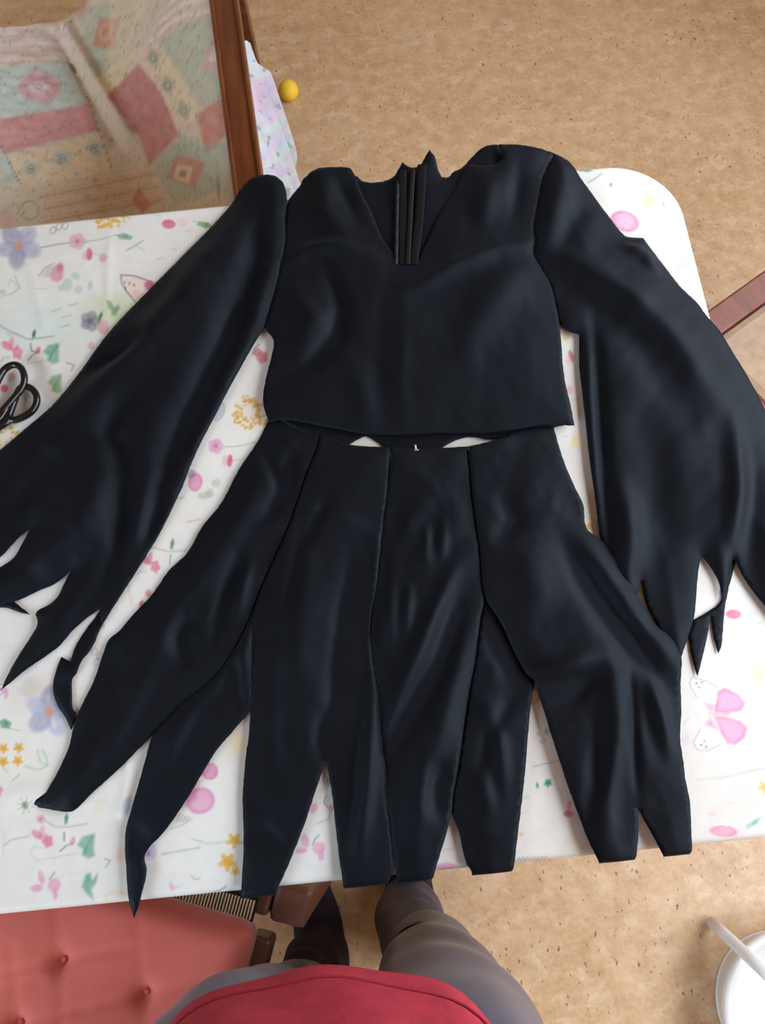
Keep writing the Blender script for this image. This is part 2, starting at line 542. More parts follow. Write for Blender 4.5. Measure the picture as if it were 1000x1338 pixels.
class Paint:
    """flat printed ornament, kept as a colour per mesh point; motif sizes in photo pixels"""
    def __init__(s, px, py, base, seed=3):
        s.px, s.py = px, py
        s.c = np.tile(np.array(base, float), (len(px), 1))
        s.grain = 0.86 + 0.14 * wave_eval(waves(seed, 14, 5, 30), px, py)
    def _mix(s, idx, m, col):
        m = np.clip(m * s.grain[idx] * .88, 0, 1)[:, None]
        s.c[idx] = s.c[idx] * (1 - m) + np.array(col, float) * m
    def near(s, x0, x1, y0, y1):
        return np.nonzero((s.px > x0) & (s.px < x1) & (s.py > y0) & (s.py < y1))[0]
    def ell(s, cx, cy, rx, ry, ang, col, al=0.9, soft=0.25, rim=None, jag=0.0):
        r = max(rx, ry) * 1.6 + 3
        i = s.near(cx - r, cx + r, cy - r, cy + r)
        if not len(i):
            return
        a = R(ang)
        dx, dy = s.px[i] - cx, s.py[i] - cy
        u = (dx * math.cos(a) + dy * math.sin(a)) / rx
        v = (-dx * math.sin(a) + dy * math.cos(a)) / ry
        d = np.sqrt(u * u + v * v)
        if jag:
            d = d * (1 + jag * np.sin(np.arctan2(v, u) * 5 + cx))
        soft = max(soft, 1.3 / max(min(rx, ry), .5))
        m = np.clip((1 + soft / 2 - d) / soft, 0, 1)
        s._mix(i, m * al, col)
        if rim is not None:
            mr = np.clip(1 - np.abs(d - 0.86) / 0.22, 0, 1)
            s._mix(i, mr * al * 0.55, rim)
    def ring(s, cx, cy, rx, ry, ang, col, w=1.2, al=0.7):
        t = np.linspace(0, 2 * math.pi, 22)
        a = R(ang)
        s.stroke([(cx + rx * math.cos(q) * math.cos(a) - ry * math.sin(q) * math.sin(a),
                   cy + rx * math.cos(q) * math.sin(a) + ry * math.sin(q) * math.cos(a)) for q in t], w, col, al)
    def stroke(s, pts, w, col, al=0.7):
        P = np.array(pts, float)
        i = s.near(P[:, 0].min() - w - 3, P[:, 0].max() + w + 3, P[:, 1].min() - w - 3, P[:, 1].max() + w + 3)
        if not len(i):
            return
        d = seg_dist(s.px[i], s.py[i], P, False)
        s._mix(i, np.clip((w / 2 + 0.8 - d) / 1.4, 0, 1) * al, col)
    def poly(s, pts, col, al=0.9, soft=3.0):
        P = np.array(pts, float)
        i = s.near(P[:, 0].min() - soft, P[:, 0].max() + soft, P[:, 1].min() - soft, P[:, 1].max() + soft)
        if not len(i):
            return
        d = seg_dist(s.px[i], s.py[i], P)
        sd = np.where(in_poly(s.px[i], s.py[i], P), d, -d)
        s._mix(i, np.clip(sd / soft + 0.5, 0, 1) * al, col)
    # motifs of the print
    def pansy(s, x, y, k, c1, c2, rot=0):
        for q, (a, rr) in enumerate(((0, 1.0), (75, 1.0), (145, .9), (215, 1.05), (290, 1.0))):
            a = R(a + rot)
            s.ell(x + 14 * k * math.cos(a), y + 14 * k * math.sin(a), 13 * k * rr, 10 * k * rr, math.degrees(a), c1 if q % 2 else c2, .75, .45)
            s.stroke([(x, y), (x + 20 * k * math.cos(a), y + 20 * k * math.sin(a))], 1.0, (120, 118, 150), .35)
        s.ell(x, y, 5 * k, 5 * k, 0, (222, 150, 110), .85, .5)
    def tulip(s, x, y, k, col):
        s.ell(x - 8 * k, y - 4 * k, 9 * k, 5 * k, 35, col, .85, .4)
        s.ell(x + 6 * k, y + 5 * k, 7 * k, 9 * k, -10, col, .9, .35, jag=.12)
        s.ell(x - 2 * k, y - 8 * k, 4 * k, 8 * k, 10, col, .6, .5)
    def leaf(s, x, y, rx, ry, ang, col=(96, 158, 126)):
        s.ell(x, y, rx, ry, ang, col, .85, .3, jag=.10)
        s.ell(x + rx * .15, y - ry * .1, rx * .35, ry * .6, ang, tuple(np.array(col) * .78), .5, .6)
    def ivy(s, x, y, k, col=(92, 156, 124)):
        s.poly([(x - 10 * k, y - 2 * k), (x - 4 * k, y - 11 * k), (x + 9 * k, y - 14 * k), (x + 8 * k, y), (x + 9 * k, y + 10 * k), (x + 2 * k, y + 13 * k), (x - 5 * k, y + 9 * k), (x - 4 * k, y + 3 * k)], col, .85, 4)
        s.stroke([(x + 7 * k, y - 10 * k), (x, y), (x - 2 * k, y + 8 * k)], 1.6, tuple(np.array(col) * .75), .5)
    def blossom(s, x, y, r, col):
        for a in range(0, 360, 72):
            s.ell(x + r * .5 * math.cos(R(a)), y + r * .5 * math.sin(R(a)), r * .55, r * .5, a, col, .75, .5)
        s.ell(x, y, r * .25, r * .25, 0, tuple(np.array(col) * .8), .8, .6)
    def star(s, x, y, r, col=(222, 168, 66)):
        for a in range(18, 378, 72):
            s.ell(x + r * .5 * math.cos(R(a)), y + r * .5 * math.sin(R(a)), r * .5, r * .3, a, col, .9, .4)
        s.ell(x, y, r * .45, r * .45, 0, col, .9, .4)
    def cluster(s, x, y, r, col, n=34, seed=1):
        g = np.random.default_rng(seed)
        s.ell(x, y, r, r, 0, tuple(np.array(col) * .4 + 150), .35, .5)
        for _ in range(n):
            a, q = g.uniform(0, 6.28), r * math.sqrt(g.uniform(.12, 1))
            s.ell(x + q * math.cos(a), y + q * math.sin(a), g.uniform(1.4, 3.2), g.uniform(1.0, 2.0), g.uniform(0, 180), col, .8, .6)
    def butterfly(s, x, y, k, ang, pink=(236, 192, 224), rim=(208, 112, 168)):
        a = R(ang)
        def q(u, v):
            return x + k * (u * math.cos(a) - v * math.sin(a)), y + k * (u * math.sin(a) + v * math.cos(a))
        for w in ([(3, -3), (5, -30), (14, -36), (32, -29), (43, -18), (38, -8), (20, -3)], [(3, 3), (16, 2), (38, 6), (48, 14), (46, 28), (34, 38), (23, 37), (13, 22)]):
            s.poly([q(*c) for c in w], rim, .85, 3)
            m = np.mean(w, 0)
            s.poly([q(*(np.array(c) * .80 + (np.array([5.0, m[1] * .2])))) for c in w], pink, .9, 6)
        for w in ([(-2, -3), (-22, -20), (-34, -38), (-31, -46), (-10, -43), (3, -36), (3, -12)], [(-2, 5), (-14, 22), (-22, 40), (-15, 50), (0, 48), (14, 40), (10, 22)]):
            s.poly([q(*c) for c in w], (247, 243, 248), .85, 3)
            s.stroke([q(*c) for c in w[1:6]], 1.4, (136, 130, 142), .6)
            m = np.array(w[3]) * .75 + np.array(w[4]) * .1
            for u, v in ((0, 0), (7, -2), (4, 5)):
                c2 = q(m[0] + u, m[1] + v * (1 if w[0][1] < 0 else -1))
                s.ell(c2[0], c2[1], 1.5, 1.5, 0, (90, 86, 100), .8, .6)
            c = q(w[1][0] * .42, w[1][1] * .52)
            s.poly([q(*w[0]), q(w[1][0] * .55, w[1][1] * .7), q(*(np.array(w[6]) * .95))], rim, .75, 7)
        s.stroke([q(-4, 0), q(24, -1)], 3.0, (226, 170, 170), .8)

def tablecloth():
    OV = .16
    xs = np.concatenate([np.linspace(TX0 - OV, -.60, 50, endpoint=False), np.arange(-.60, TX1 + .012, .0015), np.linspace(TX1 + .014, TX1 + OV, 26)])
    ys = np.concatenate([np.linspace(TY0 - OV, TY0 - .014, 26), np.arange(TY0 - .012, TY1 + .012, .0015), np.linspace(TY1 + .014, TY1 + OV, 26)])
    nx, ny = len(xs), len(ys)
    U, V = np.meshgrid(xs, ys)
    U, V = U.ravel(), V.ravel()
    rb = .007                                       # bend radius at the table edge
    hx, hy = (TX1 - TX0) / 2 - rb, (TY1 - TY0) / 2 - rb
    mx, my = (TX0 + TX1) / 2, (TY0 + TY1) / 2
    r = TR - rb
    qx, qy = np.abs(U - mx) - (hx - r), np.abs(V - my) - (hy - r)
    ax, ay = np.maximum(qx, 0), np.maximum(qy, 0)
    L = np.sqrt(ax * ax + ay * ay)
    sd = L + np.minimum(np.maximum(qx, qy), 0) - r
    nxv = np.where(L > 1e-9, ax / np.maximum(L, 1e-9), 0) * np.sign(U - mx)
    nyv = np.where(L > 1e-9, ay / np.maximum(L, 1e-9), 0) * np.sign(V - my)
    out = np.maximum(sd, 0)
    arc = np.minimum(out / rb, math.pi / 2)
    drop = np.maximum(out - rb * math.pi / 2, 0)
    per = np.arctan2(V - my, (U - mx) * .7) * 9
    flare = drop * (.10 + .10 * np.sin(per * 2.3) + .07 * np.sin(per * 4.1 + 1))
    flare = flare * np.where(V < TY0 + .02, .12, 1)
    bx, by = U - nxv * out, V - nyv * out
    X = bx + nxv * (rb * np.sin(arc) + flare)
    Y = by + nyv * (rb * np.sin(arc) + flare)
    Z = TZ + .0015 - rb * (1 - np.cos(arc)) - drop
    inside = sd < 0
    fade = np.clip(-sd / .05, 0, 1)
    # folding creases and slight waviness of the oilcloth
    zz = .0010 * wave_eval(waves(21, 10, .08, .35), U, V)
    P1, P2 = at(146, 296, TZ), at(142, 402, TZ)
    for (a, b_, h, w) in ((at(146, 290, TZ), at(140, 420, TZ), .0010, .006), (at(40, 352, TZ), at(58, 430, TZ), .0007, .007), (at(112, 350, TZ), at(135, 400, TZ), .0006, .006),
                          (at(0, 400, TZ), at(70, 480, TZ), .002, .012), (at(100, 1030, TZ), at(20, 1040, TZ), .002, .012), (at(170, 1000, TZ), at(160, 1060, TZ), .002, .006),
                          (at(690, 1110, TZ), at(745, 1075, TZ), .0015, .006)):
        d = seg_dist(U, V, [a, b_], False)
        zz = zz + h * np.exp(-(d / w) ** 2)
    Z = Z + np.maximum(zz, -.0008) * fade + .0008 * fade
    ppx, ppy = photo_xy(U, V, np.full_like(U, TZ))
    p = Paint(ppx, ppy, (231, 229, 225))
    PINK, ROSE, RED, GRN, STEM, OCH = (222, 122, 160), (224, 156, 182), (208, 70, 108), (96, 158, 126), (150, 164, 156), (220, 168, 66)
    # the print beyond what the garments leave free, loosely repeated
    g = np.random.default_rng(11)
    for _ in range(150):
        x, y = g.uniform(-620, 1180), g.uniform(120, 1330)
        k = g.integers(0, 8)
        if -5 < x < 1005 and not (390 < x < 710 and 290 < y < 540):
            continue
        if k == 0: p.pansy(x, y, 1.0, (150, 150, 182), (170, 174, 204), g.uniform(0, 90))
        elif k == 1: p.tulip(x, y, 1.0, PINK)
        elif k == 2: p.ivy(x, y, 1.0)
        elif k == 3: p.cluster(x, y, 15, OCH, 30, int(x) % 97 + 1)
        elif k == 4: p.blossom(x, y, 10, ROSE)
        elif k == 5: p.butterfly(x, y, .8, g.uniform(0, 360))
        elif k == 6: p.stroke([(x, y), (x + 30, y + 6), (x + 60, y + 2)], 1.8, STEM, .7)
        else: p.leaf(x, y, 10, 5, g.uniform(0, 180))
    # washes
    for x, y, rx, ry, c, a in ((60, 428, 62, 26, (196, 228, 220), .45), (150, 408, 34, 20, (190, 208, 150), .6), (300, 300, 30, 14, (220, 216, 170), .4),
                               (310, 972, 14, 18, (226, 204, 150), .5), (960, 1090, 20, 8, (245, 220, 235), .4), (55, 905, 36, 22, (206, 198, 190), .5), (20, 1000, 40, 20, (240, 228, 200), .3)):
        p.ell(x, y, rx, ry, 0, c, a, 1.2)
    # upper left
    p.pansy(25, 322, 1.15, (138, 138, 168), (160, 162, 192), 20)
    p.poly([(67, 362), (72, 350), (80, 345), (85, 352), (83, 366), (76, 371), (69, 368)], (214, 132, 156), .9, 4); p.ell(80, 352, 4, 6, 20, (196, 92, 126), .6, .7); p.poly([(54, 363), (66, 349), (73, 350), (68, 365)], (186, 172, 184), .6, 4)
    p.stroke([(52, 362), (60, 352), (72, 346)], 1.4, (110, 104, 116), .5)
    p.blossom(102, 317, 11, (220, 160, 180)); p.stroke([(55, 325), (75, 321), (92, 319)], 2.0, (150, 156, 150), .8)
    p.stroke([(110, 318), (135, 314), (152, 309)], 1.4, STEM); p.leaf(164, 311, 10, 4, 8)
    p.stroke([(166, 330), (178, 323), (188, 316)], 1.6, STEM, .8); p.stroke([(178, 323), (190, 330)], 1.2, STEM, .6)
    p.ell(118, 334, 4, 8, 0, RED, .9, .4); p.ell(113, 336, 4, 6, 10, ROSE, .6, .6); p.ell(136, 339, 5, 6, 0, (222, 150, 166), .8, .5); p.stroke([(122, 333), (134, 336)], 1.2, STEM, .5)
    p.stroke([(130, 341), (142, 339)], 1.2, STEM, .5)
    p.cluster(136, 291, 10, OCH, 26, 4); p.cluster(150, 293, 7, OCH, 16, 5); p.cluster(165, 285, 6, OCH, 10, 6)
    for x, y in ((70, 302), (78, 297), (86, 296)):
        p.ring(x, y, 3.4, 5, 25, (130, 128, 132), 1.3, .7)
    for x, y, rx, ry in ((89, 374, 7, 8), (100, 362, 6, 5), (104, 380, 5, 5), (81, 378, 4, 4), (119, 375, 3, 6)):
        p.ell(x, y, rx, ry, 20, (176, 200, 192), .75, .5)
    p.leaf(146, 402, 4, 9, -30, (130, 168, 130)); p.leaf(152, 407, 4, 8, 30, (130, 168, 130))
    p.blossom(119, 421, 13, (128, 124, 140)); p.ell(136, 429, 8, 9, 0, (214, 150, 150), .8, .5); p.leaf(132, 416, 2.4, 7, 20, (70, 130, 80))
    p.stroke([(4, 388), (18, 384), (27, 377), (20, 362)], 1.6, (150, 186, 172), .8); p.stroke([(27, 377), (14, 366), (12, 376)], 1.4, (150, 186, 172), .6); p.ell(4, 382, 5, 3, 0, (150, 190, 176), .7, .6)
    p.stroke([(45, 379), (62, 379)], 1.5, (170, 190, 190), .6)
    for x, y in ((75, 406), (97, 399), (88, 414), (85, 427)):
        p.stroke([(x - 6, y + 2), (x + 6, y - 1)], 2.0, (208, 178, 140), .75)
    p.poly([(159, 361), (176, 362), (197, 369), (190, 384), (177, 395), (166, 382), (160, 372)], (240, 214, 204), .85, 3); p.stroke([(197, 369), (176, 362), (159, 361), (160, 372), (166, 382), (177, 395)], 1.8, (104, 92, 90), .75)
    for x, y in ((164, 371), (170, 372), (176, 374), (165, 378)):
        p.ell(x, y, 1.5, 2, 0, (110, 90, 90), .7, .6)
    p.ell(180, 386, 7, 6, 40, (232, 176, 170), .6, .8); p.ell(196, 374, 7, 6, 0, (200, 80, 110), .9, .4)
    p.ell(221, 294, 9, 6, 4, (214, 82, 112), .95, .3); p.ell(239, 292, 7, 6, 0, (238, 200, 206), .7, .6); p.leaf(268, 295, 10, 4, 12, (110, 156, 100)); p.stroke([(252, 290), (262, 293)], 1.2, STEM, .6)
    p.stroke([(196, 278), (208, 283)], 2.0, (196, 206, 206), .6); p.stroke([(205, 341), (215, 338)], 2, (214, 196, 170), .7); p.stroke([(224, 326), (232, 328)], 2, (214, 196, 170), .7); p.stroke([(244, 304), (252, 301)], 2, (214, 196, 170), .7)
    # by the scissors
    p.stroke([(-6, 420), (6, 430), (22, 438), (40, 446), (72, 440)], 2.2, (150, 170, 164), .8); p.leaf(46, 438, 2.2, 6, 8, (50, 110, 84)); p.ell(14, 437, 5, 4, 30, (206, 190, 206), .7, .6)
    p.tulip(18, 457, .95, (224, 112, 146)); p.stroke([(42, 451), (43, 460), (50, 463)], 1.8, (84, 118, 96), .8); p.stroke([(38, 472), (43, 467), (52, 461)], 1.6, (110, 130, 112), .8); p.ell(52, 460, 3, 5, 10, (214, 92, 122), .9, .4)
    p.stroke([(3, 474), (6, 468), (14, 468)], 1.6, STEM, .7)
    p.ivy(69, 464, 1.05); p.ivy(73, 503, .95, (112, 160, 108)); p.stroke([(38, 476), (58, 474)], 1.2, STEM, .6); p.stroke([(88, 475), (98, 478), (94, 485)], 1.8, (140, 140, 96), .7)
    p.ell(120, 453, 4, 5, 0, (226, 140, 140), .7, .5); p.ell(7, 509, 5, 5, 0, (214, 70, 100), .9, .4); p.ell(16, 494, 5, 6, 20, (220, 160, 168), .8, .5); p.ell(33, 510, 6, 5, 0, (196, 90, 110), .6, .6)
    p.cluster(10, 572, 18, OCH, 40, 8)
    # between left sleeve and bodice
    p.ell(336, 461, 6, 5, -20, (196, 104, 112), .9, .4); p.ell(343, 468, 7, 8, 20, (198, 96, 108), .85, .5, jag=.1); p.stroke([(333, 456), (339, 451)], 1.6, (110, 110, 80), .7)
    p.cluster(326, 540, 22, (212, 160, 70), 90, 9); p.cluster(347, 552, 5, (206, 150, 60), 8, 10)
    p.ell(287, 540, 6, 12, 25, (196, 200, 216), .7, .5); p.ring(287, 540, 6, 12, 25, (130, 130, 150), 1.3, .5)
    p.blossom(283, 584, 10, (222, 150, 190)); p.stroke([(295, 585), (312, 584), (334, 579)], 1.8, (176, 176, 160), .75); p.ell(301, 603, 3.4, 8, 5, (206, 72, 104), .9, .4); p.ell(295, 603, 4, 7, 0, ROSE, .5, .6); p.stroke([(304, 603), (320, 601)], 1.3, STEM, .5)
    p.ell(256, 631, 9, 12, 10, (224, 140, 180), .9, .3, rim=(206, 96, 150)); p.ell(251, 620, 6, 5, -30, (120, 110, 140), .6, .5)
    for x, y, rx, ry in ((268, 648, 9, 5), (275, 645, 5, 6), (283, 632, 6, 5), (238, 651, 5, 2)):
        p.ell(x, y, rx, ry, -10, (190, 190, 168), .8, .5)
    p.stroke([(246, 683), (262, 679)], 2.0, (206, 176, 130), .8); p.leaf(226, 712, 2.6, 7, 8, (80, 130, 80)); p.stroke([(200, 716), (222, 722), (244, 720)], 1.6, (150, 160, 140), .7); p.stroke([(224, 726), (223, 738)], 2, (100, 136, 96), .7)
    p.tulip(199, 737, .85, (222, 112, 136)); p.stroke([(180, 752), (186, 747), (193, 748)], 1.6, (176, 196, 186), .8)
    p.ell(195, 776, 4, 5, 0, (214, 110, 110), .8, .5); p.ell(186, 790, 3, 5, 20, (206, 80, 80), .8, .5); p.stroke([(168, 760), (173, 790)], 4, (210, 196, 176), .5); p.ell(135, 818, 3, 3, 0, (208, 150, 110), .7, .6)
    for x, y in ((124, 852), (131, 858), (128, 865)):
        p.ring(x, y, 3.5, 5, 20, (150, 146, 160), 1.4, .6)
    # lower left
    p.pansy(66, 930, 1.25, (150, 150, 186), (172, 180, 214), 60); p.ell(40, 898, 15, 12, -20, (206, 196, 186), .7, .6)
    p.ell(72, 945, 3, 8, -15, (240, 226, 220), .7, .5)
    p.ell(6, 903, 6, 4, 30, (226, 150, 190), .8, .5); p.ell(9, 908, 3, 6, 10, (226, 150, 190), .7, .5); p.leaf(8, 946, 8, 6, 20, (84, 152, 118)); p.stroke([(14, 952), (28, 955)], 1.4, STEM, .6)
    for x, y in ((6, 978), (26, 977), (6, 995), (25, 994)):
        p.star(x, y, 7.5)
    p.stroke([(50, 980), (54, 996), (64, 1000), (62, 990), (57, 980)], 1.8, (150, 190, 172), .75); p.stroke([(64, 1000), (52, 1006), (34, 1001)], 1.8, (150, 190, 172), .75); p.stroke([(18, 1020), (27, 1012)], 1.8, (150, 180, 170), .7); p.stroke([(6, 1002), (12, 1010)], 1.6, (150, 186, 180), .6)
    for a in range(0, 360, 45):
        p.stroke([(35, 1052), (35 + 11 * math.cos(R(a + 15)), 1052 + 11 * math.sin(R(a + 15)))], 1.5, (150, 168, 120), .6)
    p.ell(35, 1052, 4, 5, 0, (84, 128, 84), .7, .6)
    p.blossom(55, 1070, 6, (228, 160, 186)); p.stroke([(60, 1072), (74, 1080), (90, 1080), (116, 1076)], 2.2, (170, 184, 178), .8); p.leaf(88, 1070, 2.4, 7, 5, (60, 124, 90))
    p.tulip(58, 1094, .95, (222, 118, 152)); p.stroke([(8, 1104), (16, 1097), (40, 1092)], 2.0, (160, 178, 172), .8); p.stroke([(0, 1080), (8, 1090), (6, 1120)], 1.4, (190, 204, 200), .6)
    p.stroke([(85, 1088), (85, 1098)], 2.2, (80, 116, 96), .8); p.stroke([(80, 1112), (87, 1105), (94, 1102)], 1.8, (100, 130, 112), .8); p.ell(96, 1099, 3, 6, 15, (220, 120, 150), .85, .4)
    p.ivy(114, 1106, 1.2, (92, 158, 128)); p.stroke([(54, 1108), (46, 1105), (41, 1114), (50, 1124), (75, 1120), (104, 1114)], 1.6, (186, 200, 194), .7); p.stroke([(138, 1122), (145, 1124), (139, 1133)], 1.7, (140, 164, 150), .75); p.stroke([(70, 1146), (100, 1140), (138, 1136)], 1.0, (206, 214, 210), .6)
    for x, y, rx, ry, a in ((55, 1146, 4, 9, -15), (49, 1160, 8, 5, -5), (72, 1156, 8, 9, 20), (73, 1168, 3, 7, 0)):
        p.ell(x, y, rx, ry, a, (228, 150, 186), .85, .4)
    p.stroke([(66, 1148), (72, 1140)], 1.8, (110, 140, 120), .8)
    p.poly([(108, 1158), (113, 1142), (119, 1140), (121, 1150), (129, 1140), (127, 1152), (120, 1162), (123, 1176), (113, 1166)], (84, 154, 122), .85, 4)
    p.ring(152, 1174, 14, 9, -10, (232, 206, 130), 4, .5)
    p.ell(159, 1115, 6, 10, 20, (232, 180, 170), .6, .8); p.ell(134, 1048, 8, 3, 0, (236, 220, 170), .6, .6); p.ell(130, 1060, 6, 3, 0, (236, 220, 170), .6, .6)
    p.ell(168, 1052, 6, 12, 10, (170, 184, 222), .75, .5)
    # between skirt points
    p.ell(263, 1046, 19, 17, -20, (224, 156, 192), .9, .2, rim=(206, 116, 166)); p.ell(275, 1008, 11, 11, 0, (222, 140, 184), .9, .3, rim=(196, 92, 150)); p.ell(250, 1040, 8, 16, 30, (206, 120, 170), .6, .5); p.ell(258, 1022, 6, 4, 0, (236, 190, 180), .7, .5)
    for k in range(4):
        p.stroke([(236 + 4 * k, 1064 + k), (232 + 4 * k, 1073)], 1.3, (110, 110, 124), .6)
    p.stroke([(224, 1083), (238, 1078), (252, 1070)], 1.7, (168, 170, 176), .7)
    p.ell(197, 1113, 9, 11, 20, (200, 184, 220), .85, .4); p.ell(195, 1115, 3, 4, 0, (140, 120, 170), .7, .6)
    p.stroke([(212, 1116), (240, 1111), (262, 1107)], 2.6, (172, 186, 180), .8); p.stroke([(252, 1096), (272, 1102), (298, 1099)], 1.8, (172, 186, 180), .8)
    p.star(307, 1098, 11); p.star(298, 1126, 13); p.star(308, 1138, 7)
    p.ell(225, 1158, 3, 6, -20, (226, 160, 190), .8, .5); p.stroke([(226, 1160), (240, 1157)], 1.6, (200, 190, 196), .7); p.stroke([(250, 1143), (255, 1149), (262, 1147)], 1.7, (160, 168, 168), .7); p.stroke([(275, 1168), (286, 1165), (296, 1158)], 2.4, (96, 164, 130), .8)
    p.ell(312, 968, 10, 12, 0, (226, 206, 160), .6, .7)
    p.leaf(429, 1022, 2.4, 7, -5, (80, 150, 110)); p.stroke([(426, 1040), (424, 1048), (428, 1054)], 2, (84, 130, 100), .8); p.stroke([(414, 1076), (430, 1070), (434, 1057)], 1.6, (150, 174, 160), .8); p.ell(410, 1056, 5, 7, 30, (222, 140, 184), .8, .5); p.ell(433, 1056, 3, 5, 0, (222, 120, 160), .8, .5)
    for x, y, rx, ry, a in ((399, 1098, 5, 9, -15), (394, 1111, 8, 4, -5), (417, 1108, 8, 8, 20), (420, 1118, 4, 6, 0)):
        p.ell(x, y, rx, ry, a, (226, 150, 190), .85, .4)
    p.stroke([(409, 1103), (413, 1095), (417, 1091)], 1.7, (110, 140, 120), .8); p.ell(513, 1140, 4, 8, 0, (230, 196, 110), .8, .5)
    p.ell(583, 1133, 14, 6, 0, (226, 140, 180), .85, .4); p.stroke([(578, 1111), (592, 1109)], 1.6, (170, 180, 180), .7)
    p.star(716, 1023, 6, (30, 146, 108)); p.ell(702, 1026, 1.6, 4, -10, (30, 146, 108), .9, .5); p.ell(743, 1063, 7, 4, 0, (216, 96, 130), .9, .4); p.ell(744, 1052, 3, 6, 0, (222, 120, 150), .7, .5)
    p.stroke([(697, 1002), (712, 998), (730, 994)], 1.8, (160, 172, 180), .8); p.stroke([(684, 1042), (692, 1041)], 1.8, (150, 190, 170), .7); p.ell(681, 1090, 3, 3, 0, (236, 176, 110), .8, .5); p.stroke([(682, 1061), (690, 1061)], 1.5, (226, 206, 180), .7); p.ell(699, 895, 3, 7, 0, (220, 168, 84), .9, .5)
    for x in range(676, 712, 5):
        p.stroke([(x, 1126), (x + 3, 1120)], 1.3, (120, 120, 130), .7)
    for x, y in ((702, 958), (706, 968), (711, 965)):
        p.stroke([(x, y), (x + 2, y + 3)], 1.3, (120, 124, 140), .7)
    p.stroke([(697, 920), (702, 915), (706, 908)], 1.4, (150, 160, 160), .7); p.ell(714, 956, 3, 4, 0, (130, 160, 130), .8, .5); p.ell(728, 1005, 3, 9, -15, (232, 206, 170), .7, .6)
    # right
    p.ell(958, 803, 10, 6, 3, (224, 92, 132), .95, .3); p.ell(981, 803, 8, 6, 0, (240, 216, 228), .8, .5); p.stroke([(985, 815), (994, 814)], 1.5, STEM, .5)
    p.butterfly(930, 933, .98, 5); p.stroke([(910, 1019), (945, 1016), (1000, 1003)], 2.0, (190, 204, 204), .8); p.stroke([(955, 1003), (970, 1008), (985, 1007)], 1.6, (190, 210, 206), .7)
    p.ell(945, 1086, 18, 7, 4, (232, 150, 188), .9, .3, rim=(224, 110, 160)); p.ell(930, 1063, 6, 3, 0, (240, 200, 222), .8, .5); p.stroke([(950, 1048), (962, 1051)], 1.6, (214, 206, 212), .8); p.leaf(984, 1075, 12, 3.4, -35, (130, 200, 190)); p.ell(990, 880, 8, 11, 0, (242, 226, 180), .8, .6); p.star(998, 1028, 9, (240, 206, 130)); p.ell(896, 965, 5, 9, 10, (226, 206, 226), .7, .6); p.stroke([(893, 945), (900, 938)], 1.6, (170, 200, 196), .6)
    for x, y in ((950, 858), (968, 870), (972, 842)):
        p.stroke([(x - 5, y), (x + 5, y - 1)], 1.5, (216, 214, 218), .7)
    p.leaf(765, 223, 8, 3, 8, (90, 160, 130)); p.stroke([(768, 240), (777, 235), (786, 228)], 1.5, (140, 150, 150), .8); p.ell(798, 243, 2, 3, 20, (150, 140, 160), .8, .5); p.ell(834, 233, 8, 3, 5, (206, 212, 216), .8, .5); p.stroke([(808, 252), (820, 247)], 2, (206, 210, 216), .7)
    p.ell(816, 291, 19, 13, 20, (226, 170, 206), .95, .2, rim=(204, 96, 156)); p.ell(848, 264, 8, 11, 5, (238, 222, 170), .85, .5); p.stroke([(862, 256), (872, 252)], 4, (180, 206, 206), .7); p.stroke([(866, 265), (868, 274)], 1.6, (140, 150, 156), .7)
    for x, y in ((872, 300), (884, 312), (880, 325), (893, 322), (868, 312)):
        p.ell(x, y, 5, 3, 40, (206, 220, 222), .7, .7)
    for k in range(3):
        p.stroke([(884 + 5 * k, 352), (892 + 4 * k, 338)], 1.4, (160, 170, 176), .7)
    # right gap
    p.ell(746, 467, 3, 8, -15, (196, 80, 96), .9, .5); p.ell(743, 472, 4, 6, 0, (232, 190, 196), .7, .6); p.ell(744, 511, 4, 6, 0, (226, 170, 176), .8, .5); p.stroke([(750, 523), (758, 521)], 1.4, (176, 176, 170), .6); p.ell(739, 440, 5, 7, 0, (214, 176, 100), .6, .6)
    p.ell(753, 578, 8, 9, 10, (236, 212, 160), .85, .5); p.stroke([(734, 572), (742, 571)], 1.6, (190, 186, 180), .6); p.ell(770, 688, 4, 5, 30, (226, 164, 84), .9, .5)
    me = bpy.data.meshes.new('tablecloth')
    me.vertices.add(nx * ny)
    me.vertices.foreach_set('co', np.stack([X, Y, Z], -1).astype(np.float32).ravel())
    ii = np.arange(nx * ny).reshape(ny, nx)
    q = np.stack([ii[:-1, :-1], ii[:-1, 1:], ii[1:, 1:], ii[1:, :-1]], -1).reshape(-1, 4)
    me.loops.add(q.size)
    me.loops.foreach_set('vertex_index', q.ravel().astype(np.int32))
    me.polygons.add(len(q))
    me.polygons.foreach_set('loop_start', np.arange(0, q.size, 4, dtype=np.int32))
    me.update(calc_edges=True)
    at_ = me.color_attributes.new('print', 'FLOAT_COLOR', 'POINT')
    at_.data.foreach_set('color', np.concatenate([lin(p.c), np.ones((len(p.c), 1))], 1).astype(np.float32).ravel())
    o = obj('tablecloth', me, M_OILCLOTH)
    tag(o, 'white oilcloth printed with flowers and butterflies spread over the table', 'tablecloth')
tablecloth()

# ------------------------------------------------------------------ garments
CZ = TZ + .0025                    # level of the cloth surface

